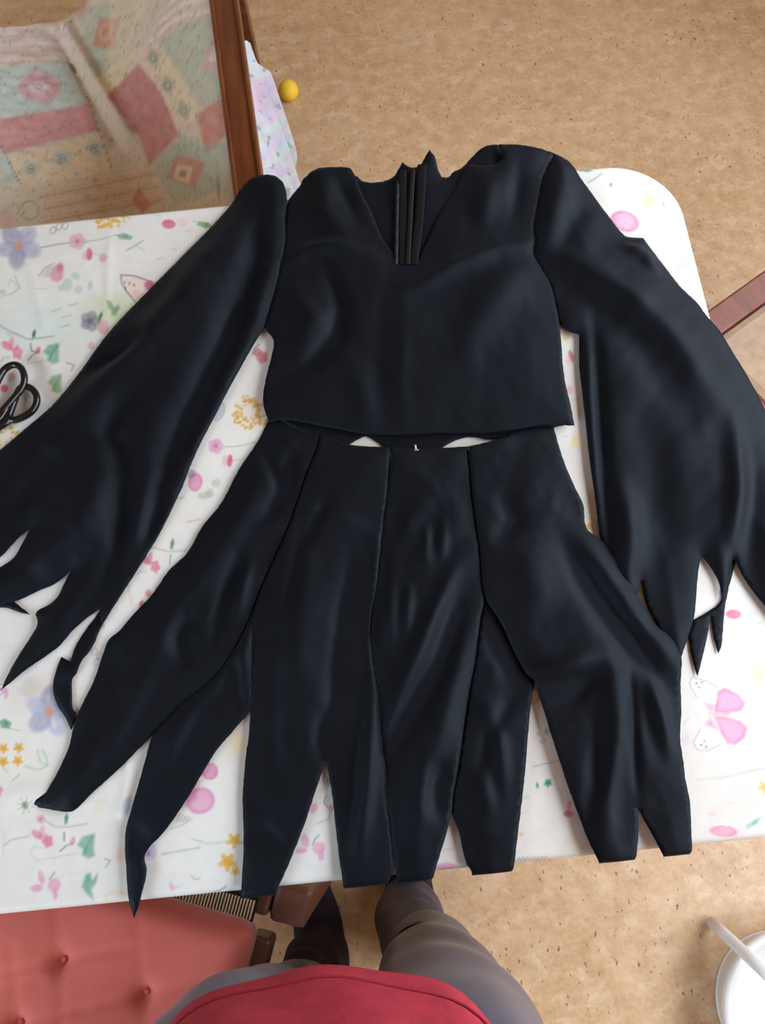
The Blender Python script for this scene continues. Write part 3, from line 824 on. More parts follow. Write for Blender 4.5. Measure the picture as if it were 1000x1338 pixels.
def resample(P, step=.0035, jag=0.0, seed=0):
    """outline through measured points: gentle turns rounded, sharp points kept; a little fraying"""
    P = np.array(P, float)
    n = len(P)
    out = []
    g = np.random.default_rng(seed)
    def corner(i):
        a, b_, c = P[i - 1, :2], P[i, :2], P[(i + 1) % n, :2]
        u, v = b_ - a, c - b_
        cs = np.dot(u, v) / (np.linalg.norm(u) * np.linalg.norm(v) + 1e-12)
        return cs < .62
    cor = [corner(i) for i in range(n)]
    for i in range(n):
        j = (i + 1) % n
        p1, p2 = P[i], P[j]
        L = np.linalg.norm(p2[:2] - p1[:2])
        m1 = (p2 - P[i - 1]) / 2 if not cor[i] else (p2 - p1)
        m2 = (P[(j + 1) % n] - p1) / 2 if not cor[j] else (p2 - p1)
        l1, l2 = np.linalg.norm(m1[:2]), np.linalg.norm(m2[:2])
        m1 = m1 * (L / l1 if l1 > 1e-9 else 0)
        m2 = m2 * (L / l2 if l2 > 1e-9 else 0)
        k = max(1, int(round(L / step)))
        for q in range(k):
            t = q / k
            h = (2 * t ** 3 - 3 * t ** 2 + 1) * p1 + (t ** 3 - 2 * t ** 2 + t) * m1 + (-2 * t ** 3 + 3 * t ** 2) * p2 + (t ** 3 - t ** 2) * m2
            if jag and not (q == 0):
                h[:2] = h[:2] + g.normal(0, jag, 2)
            out.append(h)
    return np.array(out)

def cloth(name, outline, parent, ze=.003, puff=.010, rim=.02, folds=(), amp=.0015, seed=1, lam=(.03, .16), aniso=None, jag=.00015,
          label=None, thick=.0006, step=.004, spread=.6, bend=None, mat=None, crease=None):
    """one piece of cloth. outline: photo points (x, y[, height above the tablecloth]); folds: (points, half width m, height m)"""
    if crease is None:
        crease = .0010 if name == 'panel' else .0004
    P = []
    for q in outline:
        h = q[2] if len(q) > 2 else ze
        P.append(at(q[0], q[1], CZ + h))
    P = resample(P, .0035, jag, seed)
    lo, hi = P[:, :2].min(0), P[:, :2].max(0)
    gx, gy = np.meshgrid(np.arange(lo[0], hi[0], step), np.arange(lo[1], hi[1], step * .87))
    gx = gx + (np.arange(gx.shape[0]) % 2)[:, None] * step * .5
    gx, gy = gx.ravel(), gy.ravel()
    k = in_poly(gx, gy, P[:, :2])
    gx, gy = gx[k], gy[k]
    d = seg_dist(gx, gy, P[:, :2])
    k = d > .0026
    gx, gy, d = gx[k], gy[k], d[k]
    nb = len(P)
    co = [Vector((a, b_)) for a, b_ in P[:, :2]] + [Vector((a, b_)) for a, b_ in zip(gx, gy)]
    ed = [(i, (i + 1) % nb) for i in range(nb)]
    v2, _, fc, _, _, _ = delaunay_2d_cdt(co, ed, [], 1, 1e-7)
    V = np.array([(v.x, v.y) for v in v2])
    X, Y = V[:, 0], V[:, 1]
    d = seg_dist(X, Y, P[:, :2])
    d[d < 1e-5] = 0
    if np.ptp(P[:, 2]) > 1e-6:
        zb = np.zeros(len(X))
        sub = P[::3]
        for s0 in range(0, len(X), 4000):
            w = 1.0 / ((X[s0:s0 + 4000, None] - sub[None, :, 0]) ** 2 + (Y[s0:s0 + 4000, None] - sub[None, :, 1]) ** 2 + 1e-5) ** 1.3
            zb[s0:s0 + 4000] = (w * sub[None, :, 2]).sum(1) / w.sum(1)
    else:
        zb = np.full(len(X), P[0, 2])
    puff = puff * (1.0 if name == 'sleeve' else .55)
    zz = puff * (1 - np.exp(-d / (rim * 1.5)))
    ease = 1 - np.exp(-d / .012)
    for pts, w, h in folds:
        fp = [at(a, b_, CZ + ze + puff * .6)[:2] for a, b_ in pts]
        fd, tp = fold_dist(X, Y, fp)
        zz = zz + 1.35 * h * tp * np.exp(-(fd / w) ** 2) * (.25 + .75 * ease)
    zz = zz + amp * wave_eval(waves(seed + 50, 16, lam[0], lam[1], aniso, spread), X, Y) * (.3 + .7 * ease) * .8
    zz = zz + amp * .10 * wave_eval(waves(seed + 90, 12, .012, .03, aniso, spread), X, Y) * ease
    if crease:
        wx = X + .012 * wave_eval(waves(seed + 7, 6, .06, .2), X, Y)
        wy = Y + .012 * wave_eval(waves(seed + 8, 6, .06, .2), X, Y)
        gate = np.clip(.5 + .6 * wave_eval(waves(seed + 9, 8, .08, .25), X, Y), 0, 1)
        rg = np.zeros_like(X)
        for kx, ky, ph, a in waves(seed + 10, 7, .035, .12, aniso, 1.3):
            rg = rg + a * (1 - 2 * np.abs(np.sin(.5 * (kx * wx + ky * wy) + ph)) ** .8)
        zz = zz + crease * rg * gate * (.2 + .8 * ease)
    Z = np.maximum(zb + zz, np.minimum(zb, CZ + ze) - .001)
    if bend is not None:                    # pieces that run past the near table edge hang down over it
        yb, rb = bend
        o_ = np.maximum(yb - Y, 0)
        th = np.minimum(o_ / rb, math.pi / 2)
        Y2 = np.where(o_ > 0, yb - rb * np.sin(th), Y)
        Z = np.where(o_ > 0, Z - rb * (1 - np.cos(th)) - np.maximum(o_ - rb * math.pi / 2, 0), Z)
        Y = Y2
    me = mesh(name, np.stack([X, Y, Z], -1), fc)
    o = obj(name, me, mat or M_BLACK, parent)
    if me.polygons[0].normal.z < 0:
        me.flip_normals()
    s = o.modifiers.new('thickness', 'SOLIDIFY')
    s.thickness = thick
    s.offset = -1
    if label:
        o['label'] = label
    return o

YN = TY0 - .001                  # near edge of the table
blouse = thing('blouse', 'black cropped blouse with V neck and flared jagged sleeves', 'blouse', (0, 0, 0))
skirt = thing('skirt', 'black panelled skirt with long pointed hem strips', 'skirt', (0, 0, 0))

# back of the blouse, seen inside the V neck and below the front hem
cloth('back_panel', [(398, 262), (420, 240, .012), (450, 226, .014), (465, 229, .014), (475, 237, .012), (490, 238, .012), (510, 234, .012), (517, 228, .014), (526, 211, .02), (533, 217, .02), (541, 219, .018), (549, 216, .018),
                     (556, 204, .022), (562, 195, .026), (569, 206, .022), (573, 222, .016), (577, 232, .012), (586, 232, .012), (594, 224, .013), (604, 219, .014), (616, 206, .016), (632, 192, .020), (652, 189, .022), (690, 210),
                     (690, 290), (690, 340), (712, 420), (722, 500), (737, 556), (700, 562), (665, 572), (640, 574), (612, 571), (592, 577), (575, 586), (540, 592), (505, 586), (492, 577), (478, 570), (466, 575),
                     (452, 584), (420, 574), (390, 562), (366, 549), (362, 500), (372, 440), (380, 340)], blouse, ze=.002, puff=.003, rim=.02, amp=.0012, seed=3, jag=.0003)
# zip sewn into the back opening
def strip(name, pts, w, h, mat, parent, seed=0, wav=0.0, label=None):
    """narrow tape lying along a path"""
    hs = h if isinstance(h, (list, tuple)) else [h] * len(pts)
    P = np.array([at(q[0], q[1], CZ + hq) for q, hq in zip(pts, hs)])
    Q = np.array(interp_rings(P, 60))
    V, Fc = [], []
    for i, q in enumerate(Q):
        d = Q[min(i + 1, 59)] - Q[max(i - 1, 0)]
        n = np.array([-d[1], d[0], 0]); n = n / np.linalg.norm(n)
        for s_ in (-1, -.5, 0, .5, 1):
            V.append(q + n * s_ * w / 2 + np.array([0, 0, .0005 * (1 - s_ * s_) + (wav * math.sin(i * .8 + seed) if s_ > .8 else 0)]))
    for i in range(59):
        for k in range(4):
            Fc.append((i * 5 + k, i * 5 + k + 1, (i + 1) * 5 + k + 1, (i + 1) * 5 + k))
    me = mesh(name, V, Fc)
    o = obj(name, me, mat, parent)
    if me.polygons[0].normal.z < 0:
        me.flip_normals()
    m = o.modifiers.new('thickness', 'SOLIDIFY'); m.thickness = .0008; m.offset = -1
    if label:
        o['label'] = label
    return o
strip('zip_tape', [(526, 222), (526, 250), (526, 290), (527, 345)], .011, [.024, .0185, .0155, .013], M_ZIP, blouse, 0, .0004)
strip('zip_tape', [(552, 215), (550, 250), (547, 290), (540, 345)], .012, [.026, .0185, .0155, .013], M_ZIP, blouse, 1, .0004)
strip('zip_chain', [(540, 221), (538, 250), (536, 290), (533, 345)], .006, [.024, .020, .017, .0145], M_TEETH, blouse, 2, .0, 'dark closed zip teeth')
strip('seam_allowance', [(520, 236), (519, 280), (518, 345)], .004, [.020, .017, .013], M_SEAM, blouse, 3, .001)

# front panel
FRONT = [(392, 243, .012), (396, 235, .016), (407, 224, .022), (420, 219, .024), (440, 218, .024), (457, 219, .024), (463, 227, .022), (472, 250, .018), (485, 276, .014), (500, 311, .012), (516, 332, .012), (526, 345, .012),
         (540, 345, .012), (546, 338, .012), (560, 310, .012), (575, 278, .014), (595, 246, .016), (609, 222, .018), (617, 214, .02), (635, 217, .02), (651, 213, .022), (659, 204, .026), (652, 188, .028), (680, 189, .026), (703, 193, .024), (724, 200, .018),
         (717, 216, .016), (710, 233, .015), (705, 260, .014), (698, 294, .014), (699, 318, .014), (697, 330, .012), (707, 350, .010), (719, 370, .008), (726, 396, .006), (731, 422), (734, 450), (736, 478), (740, 506), (745, 526), (751, 556), (707, 556), (680, 560), (642, 565), (610, 566),
         (575, 566), (537, 568), (510, 568), (475, 567), (450, 562), (420, 557), (395, 552), (372, 549), (351, 551), (345, 533), (344, 515), (349, 488), (356, 460), (357, 443), (346, 428, .006), (350, 415, .008), (358, 388, .010), (367, 346, .012), (372, 320, .012), (373, 285, .012), (377, 262, .012)]
cloth('front_panel', FRONT, blouse, ze=.008, puff=.010, rim=.03, amp=.0013, seed=5, jag=.0002, folds=[
    ([(372, 345), (400, 330), (440, 326), (490, 335)], .010, .006), ([(430, 362), (445, 400), (440, 440), (400, 480), (370, 490)], .012, -.007), ([(385, 380), (410, 420), (390, 450)], .016, .006), ([(455, 470), (475, 520), (480, 560)], .014, .002),
    ([(700, 322), (650, 330), (590, 352), (540, 380)], .012, .007), ([(690, 345), (640, 400), (600, 470)], .025, .006), ([(500, 380), (495, 460), (500, 550)], .012, -.0018), ([(420, 232), (425, 280), (455, 310)], .014, .005), ([(440, 240), (470, 290)], .010, -.004),
    ([(525, 350), (530, 420), (525, 500), (530, 565)], .010, .0015), ([(640, 240), (630, 290)], .014, .004), ([(680, 220), (670, 290)], .012, -.004), ([(360, 540), (400, 548), (450, 556), (520, 562), (600, 561), (680, 555), (740, 551)], .004, .0015)])
# left sleeve (front layer, then the layer beneath)
SLEEVE_L = [(368, 236, .018), (355, 228, .022), (332, 230, .020), (316, 245, .012), (303, 266), (281, 291), (240, 333), (200, 373), (168, 406), (136, 442), (104, 486), (72, 526), (40, 554), (0, 588), (-40, 622), (-85, 655),
            (-70, 700), (-95, 770), (-40, 748), (0, 728), (12, 716), (25, 702), (39, 690), (30, 708), (20, 726), (10, 735), (-10, 748), (-60, 812), (-30, 800), (0, 792), (25, 784), (50, 772), (70, 764), (85, 753), (94, 744), (82, 766), (75, 780), (64, 790), (50, 797),
            (46, 803), (49, 812), (47, 821), (25, 855), (10, 882), (1, 902), (16, 890), (32, 877), (62, 856), (80, 842), (95, 824), (115, 806), (129, 796), (132, 819), (137, 811), (155, 782), (175, 752), (192, 725), (217, 681), (237, 640), (253, 600), (270, 565), (287, 533),
            (303, 502), (319, 473), (334, 447), (346, 428), (351, 414, .006), (359, 386, .009), (368, 345, .012), (373, 318, .012), (373, 285, .014), (375, 265, .016), (374, 250, .016)]
sl = cloth('sleeve', SLEEVE_L, blouse, ze=.005, puff=.016, rim=.03, amp=.0018, seed=8, aniso=R(38), folds=[
    ([(340, 250), (338, 330), (310, 410), (270, 500), (220, 600), (190, 680)], .022, -.012), ([(360, 260), (355, 340), (330, 420), (290, 500), (240, 600), (200, 690)], .012, .008), ([(300, 300), (230, 400), (150, 490), (60, 580)], .025, .009),
    ([(185, 440), (150, 460), (120, 480)], .014, -.010), ([(160, 520), (140, 560), (150, 600)], .014, -.008), ([(120, 640), (100, 700), (60, 730)], .02, .008), ([(165, 560), (155, 640), (150, 720), (120, 780)], .016, -.009),
    ([(195, 620), (180, 680), (160, 740)], .010, .007), ([(210, 650), (190, 700)], .007, -.006), ([(60, 600), (20, 660)], .016, -.006), ([(90, 800), (60, 840), (20, 885)], .010, .004)])
cloth('under_sleeve', [(131, 796), (110, 826), (97, 848), (92, 864), (80, 858), (73, 877), (69, 900), (75, 922), (85, 937), (93, 954), (100, 934), (95, 925), (94, 900), (95, 887), (101, 880), (107, 865), (120, 847), (130, 824), (145, 790), (140, 770)], sl, ze=.002, puff=.004, rim=.008, amp=.001, seed=9,
      folds=[([(118, 848), (104, 872), (88, 884)], .006, .006)])
cloth('under_sleeve', [(60, 760), (20, 778), (17, 784), (22, 789), (40, 803), (28, 801), (12, 795), (-10, 790), (-20, 760), (20, 740)], sl, ze=.002, puff=.002, rim=.008, amp=.0006, seed=10)

# right sleeve
SLEEVE_R = [(724, 200, .018), (733, 204, .018), (746, 213, .016), (758, 231, .012), (776, 256, .008), (796, 283), (817, 308), (826, 310), (841, 311), (851, 325), (870, 350), (890, 375), (911, 395), (926, 415), (941, 432), (953, 452), (971, 481), (986, 507), (1000, 535), (1022, 590), (1040, 660), (1056, 740),
            (1052, 850), (1022, 818), (1000, 792), (984, 771), (971, 752), (962, 733), (958, 726), (952, 758), (944, 788), (943, 776), (939, 760), (927, 739), (917, 726), (913, 745), (910, 780), (907, 808), (900, 830), (890, 862), (870, 836), (853, 806), (844, 786), (838, 757), (834, 775), (826, 790), (806, 760),
            (790, 725), (784, 701), (776, 640), (770, 600), (766, 560), (761, 515), (757, 475), (757, 437), (742, 432), (731, 422), (726, 396, .006), (719, 370, .008), (707, 350, .010), (697, 330, .012), (699, 318, .014), (698, 294, .014), (705, 260, .015), (710, 233, .016), (717, 216, .017)]
sr = cloth('sleeve', SLEEVE_R, blouse, ze=.006, puff=.016, rim=.03, amp=.0015, seed=12, aniso=R(-50), folds=[
    ([(735, 220), (722, 260), (715, 310)], .02, .006), ([(760, 260), (745, 300), (730, 330)], .016, -.004), ([(706, 325), (760, 350), (820, 385), (880, 440), (930, 520)], .018, .006), ([(720, 350), (770, 390), (840, 450), (890, 540)], .024, -.006),
    ([(780, 440), (786, 520), (792, 620), (800, 720)], .007, -.006), ([(768, 450), (772, 540), (780, 640), (788, 700)], .006, .005), ([(815, 640), (822, 690), (815, 750)], .014, .007), ([(850, 560), (860, 680), (870, 780)], .025, -.007),
    ([(960, 560), (965, 640), (955, 730)], .012, .008), ([(985, 600), (985, 700), (985, 770)], .015, -.006), ([(820, 320), (845, 330), (860, 350)], .010, .006)])
cloth('under_sleeve', [(880, 790), (906, 811), (899, 829), (901, 838), (905, 862), (912, 884), (918, 860), (925, 830), (929, 803), (932, 829), (939, 854), (943, 845), (946, 810), (949, 785), (962, 733), (950, 725), (944, 770), (941, 787), (924, 800), (906, 810), (890, 770), (870, 760)], sr, ze=.002, puff=.002, rim=.008, amp=.0006, seed=13)

# skirt panels
SK = dict(ze=.004, rim=.02, aniso=None)
cloth('panel', [(352, 546, .001), (337, 576), (313, 612), (289, 657), (265, 687), (244, 723), (222, 744), (200, 775), (175, 802), (155, 825), (142, 836), (135, 853), (122, 890), (105, 925), (97, 945), (90, 975), (77, 1005), (62, 1032), (55, 1046), (56, 1056), (90, 1061), (100, 1057),
                (120, 1037), (150, 1010), (175, 985), (200, 960), (222, 938), (242, 917), (275, 892), (308, 850), (330, 806), (336, 786), (350, 750), (365, 717), (383, 675), (401, 621), (416, 582), (418, 562, .001), (392, 552, .001), (372, 546, .001)], skirt, puff=.011, amp=.0016, seed=20, lam=(.04, .14), aniso=R(-35), spread=.7, ze=.004, rim=.02, folds=[
    ([(380, 600), (372, 640), (350, 670)], .009, -.007), ([(345, 590), (360, 620), (375, 650)], .007, -.004), ([(330, 640), (300, 700), (260, 760), (200, 850)], .016, .006), ([(250, 790), (235, 830), (240, 860)], .012, -.008), ([(310, 730), (290, 790), (280, 830)], .008, -.006), ([(325, 740), (310, 800)], .006, .005),
    ([(170, 850), (140, 920), (110, 980)], .012, -.005), ([(200, 870), (170, 930), (130, 1000), (90, 1045)], .010, .005)])
cloth('panel', [(334, 790), (328, 806), (306, 850), (274, 891), (242, 916), (222, 936), (200, 960), (190, 992), (180, 1028), (172, 1056), (164, 1086), (163, 1110), (165, 1136), (167, 1168), (174, 1201), (181, 1184), (187, 1162), (192, 1136), (189, 1120), (195, 1107), (210, 1092), (227, 1070),
                (250, 1035), (270, 1001), (285, 978), (305, 955), (327, 927), (332, 900), (331, 840)], skirt, ze=.006, puff=.008, rim=.018, amp=.0014, seed=22, lam=(.04, .14), aniso=R(-35), spread=.7, bend=(YN + .002, .045), folds=[
    ([(312, 870), (300, 900), (310, 920)], .010, -.008), ([(322, 830), (318, 880), (322, 915)], .008, .006), ([(285, 890), (250, 930), (215, 990)], .008, .004), ([(260, 920), (240, 980), (200, 1060)], .012, -.003), ([(168, 1085), (190, 1110)], .010, -.004)])
cloth('panel', [(416, 583), (401, 621), (383, 675), (365, 717), (350, 750), (335, 788), (329, 812), (328, 860), (327, 927), (325, 960), (322, 982), (319, 1010), (317, 1040), (318, 1080), (318, 1120), (315, 1166), (315, 1200), (350, 1200), (361, 1166), (375, 1135), (397, 1080), (412, 1035), (426, 994), (434, 1040), (438, 1076), (443, 1120),
                (448, 1152), (452, 1185), (500, 1180), (509, 1150), (515, 1133), (514, 1117), (510, 1080), (505, 1042), (504, 1005), (500, 980), (496, 934), (494, 905), (487, 865), (485, 820), (492, 766), (499, 700), (507, 640), (511, 584), (480, 583), (454, 580), (430, 570, .001), (417, 562, .001)], skirt, ze=.007, puff=.010, rim=.018, amp=.0014, seed=24, lam=(.04, .14), aniso=R(0), spread=.6, bend=(YN, .006), folds=[
    ([(470, 740), (455, 840), (450, 950), (450, 1060)], .017, -.012), ([(490, 860), (487, 960), (478, 1040), (465, 1110)], .010, .008), ([(400, 700), (390, 800), (385, 920)], .02, .005), ([(395, 670), (385, 740), (375, 800)], .008, -.004), ([(425, 660), (410, 680), (400, 710)], .008, -.005), ([(500, 690), (494, 740), (488, 800)], .006, .003), ([(360, 840), (355, 950), (345, 1080)], .012, -.003), ([(330, 1085), (370, 1105)], .010, -.004), ([(426, 994), (420, 960), (422, 930)], .008, -.005)])
cloth('panel', [(511, 584), (507, 640), (499, 700), (492, 766), (486, 820), (488, 865), (495, 905), (498, 942), (501, 980), (505, 1005), (507, 1042), (511, 1080), (515, 1117), (518, 1143), (520, 1175), (556, 1175), (567, 1145), (571, 1130), (580, 1102), (590, 1062), (592, 1040), (600, 995), (608, 937), (613, 904), (622, 856), (628, 808), (634, 776), (627, 715), (618, 646), (612, 583), (580, 585), (545, 586)], skirt, ze=.008, puff=.010, rim=.018, amp=.0015, seed=26, lam=(.04, .14), aniso=R(-8), spread=.5, bend=(YN, .006), folds=[
    ([(590, 750), (560, 820), (530, 890), (510, 940)], .009, .007), ([(600, 790), (575, 870), (530, 940), (510, 980)], .012, -.009), ([(605, 850), (585, 930), (560, 1000), (545, 1080)], .014, .007), ([(510, 770), (508, 840)], .009, .005), ([(535, 770), (530, 830)], .006, .004), ([(580, 680), (578, 730)], .005, .003), ([(558, 690), (556, 730)], .005, .003), ([(575, 1000), (570, 1060)], .010, -.006), ([(500, 700), (496, 780), (492, 830)], .006, -.006)])
cloth('panel', [(634, 778), (628, 808), (622, 856), (613, 904), (608, 937), (600, 995), (591, 1041), (591, 1063), (600, 1088), (610, 1130), (616, 1138), (622, 1170), (664, 1165), (672, 1132), (675, 1105), (682, 1050), (688, 990), (693, 930), (699, 890), (690, 880), (678, 860), (655, 813)], skirt, ze=.006, puff=.008, rim=.016, amp=.0017, seed=28, lam=(.03, .10), aniso=R(0), spread=1.2, bend=(YN, .006), folds=[
    ([(640, 800), (655, 850), (680, 890)], .012, -.006), ([(640, 930), (655, 980), (660, 1040)], .008, .004), ([(665, 920), (640, 960), (625, 1010)], .008, -.004), ([(625, 1000), (640, 1060)], .010, .004)])
cloth('panel', [(612, 583), (618, 646), (627, 715), (634, 778), (655, 814), (678, 862), (690, 883), (699, 890), (703, 905), (710, 925), (722, 965), (735, 1005), (745, 1035), (758, 1070), (770, 1100), (783, 1127), (796, 1155), (828, 1150), (832, 1119), (835, 1082), (833, 1054), (842, 1072), (855, 1095), (866, 1116), (881, 1145), (902, 1142),
                (905, 1112), (904, 1090), (902, 1047), (897, 1022), (892, 987), (889, 962), (891, 930), (890, 890), (891, 861), (886, 848), (877, 833), (856, 815), (826, 764), (802, 728), (784, 704), (767, 690), (763, 660), (751, 635), (736, 599), (722, 552, .001), (700, 550, .001), (672, 564, .002), (660, 571), (630, 579)], skirt, ze=.010, puff=.012, rim=.02, amp=.0017, seed=30, lam=(.04, .14), aniso=R(8), spread=.7, bend=(YN, .006), folds=[
    ([(700, 880), (740, 870), (780, 860)], .012, .008), ([(705, 910), (745, 900), (780, 880)], .012, -.009), ([(760, 700), (800, 760), (850, 830), (880, 860)], .012, .006), ([(740, 720), (780, 780), (830, 850), (870, 890)], .014, -.008), ([(825, 890), (829, 942), (831, 987), (834, 1030)], .004, -.004), ([(800, 870), (805, 940), (795, 1010), (790, 1080)], .012, .006), ([(785, 960), (780, 1020), (770, 1060)], .010, -.006),
    ([(850, 890), (865, 940), (875, 980)], .008, .005), ([(840, 900), (850, 950), (865, 990)], .009, -.002), ([(660, 650), (670, 680), (650, 700)], .012, -.005), ([(690, 720), (700, 780), (680, 820)], .02, .005)])
# turned-over end of the leftmost strip
cloth('turned_end', [(62, 1032), (49, 1041), (44, 1051), (55, 1056), (70, 1052), (72, 1035)], skirt, ze=.002, puff=.004, rim=.008, amp=.0004, seed=32, jag=.0002)
hk = at(543, 585, CZ + .02)
bm = bmesh.new()
box_bm((.0022, .0075, .0016), (hk[0], hk[1], hk[2]), bevel=.0006, bm=bm)
box_bm((.0050, .0016, .0016), (hk[0] + .001, hk[1] - .003, hk[2]), bevel=.0006, bm=bm)
from_bm('hook', bm, M_METAL, skirt)['label'] = 'small bright metal hook at the waist'

# ------------------------------------------------------------------ scissors
sc_ = thing('scissors', 'black-handled scissors on the tablecloth beside the left sleeve', 'scissors', (0, 0, 0))
def loop_pts(px, z):
    return interp_rings([at(a, b_, z) for a, b_ in px + px[:1]], 64)[:-1]
Z1 = CZ + .008
tube('handle_loop', loop_pts([(-4, 500), (4, 485), (13, 478), (22, 477), (29, 483), (32, 495), (29, 507), (20, 518), (10, 530), (0, 541), (-12, 552), (-20, 545), (-15, 525)], Z1 + .003), .0042, M_BLACKPLASTIC, sc_, 14, True, 1.1)
tube('handle_loop', loop_pts([(17, 529), (24, 511), (31, 505), (40, 507), (47, 515), (48, 526), (42, 537), (30, 545), (18, 549), (12, 545)], Z1), .0042, M_BLACKPLASTIC, sc_, 14, True, 1.1)
tube('shank', [at(18, 545, Z1), at(2, 553, Z1), at(-14, 562, Z1), at(-40, 574, Z1)], [.005, .0075, .008, .006], M_BLACKPLASTIC, sc_, 14, flat=.7)
tube('shank', [at(14, 525, Z1 + .002), at(2, 540, Z1 + .003), at(-12, 556, Z1 + .003), at(-36, 578, Z1 + .002)], [.0045, .006, .0075, .006], M_BLACKPLASTIC, sc_, 14, flat=.7)
def blade(tip, root, w, z):
    a, b_ = np.array(at(*root, z)), np.array(at(*tip, z))
    d = (b_ - a); n = np.array([-d[1], d[0], 0]); n /= np.linalg.norm(n)
    V, t = [], .0018
    for zz in (0, t):
        V += [a + n * w + [0, 0, zz], a - n * w + [0, 0, zz], b_ + [0, 0, zz]]
    return from_bm('blade', _bm(V, [(0, 1, 2), (5, 4, 3), (0, 3, 4, 1), (1, 4, 5, 2), (2, 5, 3, 0)]), M_STEEL, sc_, False)
def _bm(V, Fc):
    b_ = bmesh.new()
    vv = [b_.verts.new(tuple(map(float, v))) for v in V]
    for f_ in Fc:
        b_.faces.new([vv[i] for i in f_])
    return b_
blade((-150, 628), (-30, 570), .008, CZ + .004)
blade((-146, 650), (-28, 574), .008, CZ + .007)
pv = at(-40, 576, CZ + .0095)
loft('pivot_screw', [(pv[0], pv[1], pv[2], .004, .004), (pv[0], pv[1], pv[2] + .0015, .0035, .0035)], M_STEEL, sc_, 16, cap=(True, True))

# ------------------------------------------------------------------ easy chair under the printed throw (far left)
AY0, AY1 = .80, 1.50
def rail_x(y): return -.146 - .068 * (y - .805)
def crease_x(y): return np.interp(y, [.8, 1.19, 1.5], [-.36, -.425, -.55])
ach = thing('easy_chair', 'low wooden easy chair covered with a faded kilim-print throw', 'armchair', (-.5, 1.15, 0))
def ach_part(o):
    o.matrix_parent_inverse = Matrix.Translation((-.5, -1.15, 0)) if False else Matrix.Translation((.5, -1.15, 0))
    return o
RZ = .70
# top rail of the back: flat board with a raised bead along both edges
def sweep_profile(name, prof, path, mat, parent):
    V, Fc = [], []
    n = len(prof)
    for p, dr in path:
        d = Vector(dr).normalized()
        side = d.cross(Vector((0, 0, 1))).normalized()
        for (a, b_) in prof:
            V.append(Vector(p) + side * a + Vector((0, 0, b_)))
    for i in range(len(path) - 1):
        for k in range(n):
            l = (k + 1) % n
            Fc.append((i * n + k, i * n + l, (i + 1) * n + l, (i + 1) * n + k))
    Fc.append(tuple(range(n))[::-1]); Fc.append(tuple((len(path) - 1) * n + k for k in range(n)))
    bm = _bm(V, Fc)
    return from_bm(name, bm, mat, parent, False)
prof = [(-.0225, -.03), (.0225, -.03), (.0225, -.003), (.0205, .0), (.0175, .0), (.0155, -.003), (-.0155, -.003), (-.0175, .0), (-.0205, .0), (-.0225, -.003)]
ys = np.linspace(AY0 - .02, AY1 + .03, 12)
ach_part(sweep_profile('back_rail', prof, [((rail_x(y), y, RZ), (-.068, 1, 0)) for y in ys], M_RAIL, ach))
for yy in (AY0 + .02, AY1 - .005):
    ach_part(box('back_post', (.04, .04, RZ - .03), (rail_x(yy), yy, (RZ - .03) / 2), M_RAIL, ach))
    ach_part(box('leg', (.045, .045, .34), (-1.0, yy, .17), M_RAIL, ach))
    ach_part(box('side_rail', (.80, .03, .07), (-.58, yy, .32), M_RAIL, ach))
ach_part(box('seat_cushion', (.56, AY1 - AY0 - .06, .085), (-.755, (AY0 + AY1) / 2, .372), M_BEIGE, ach, bevel=.03))
bc = box_bm((.05, AY1 - AY0 - .10, .20), (0, 0, 0), None, .025)
bmesh.ops.rotate(bc, cent=(0, 0, 0), matrix=Matrix.Rotation(R(50), 3, 'Y'), verts=bc.verts)
bmesh.ops.translate(bc, vec=(-.30, (AY0 + AY1) / 2, .435), verts=bc.verts)
ach_part(from_bm('back_cushion', bc, M_BEIGE, ach, False))

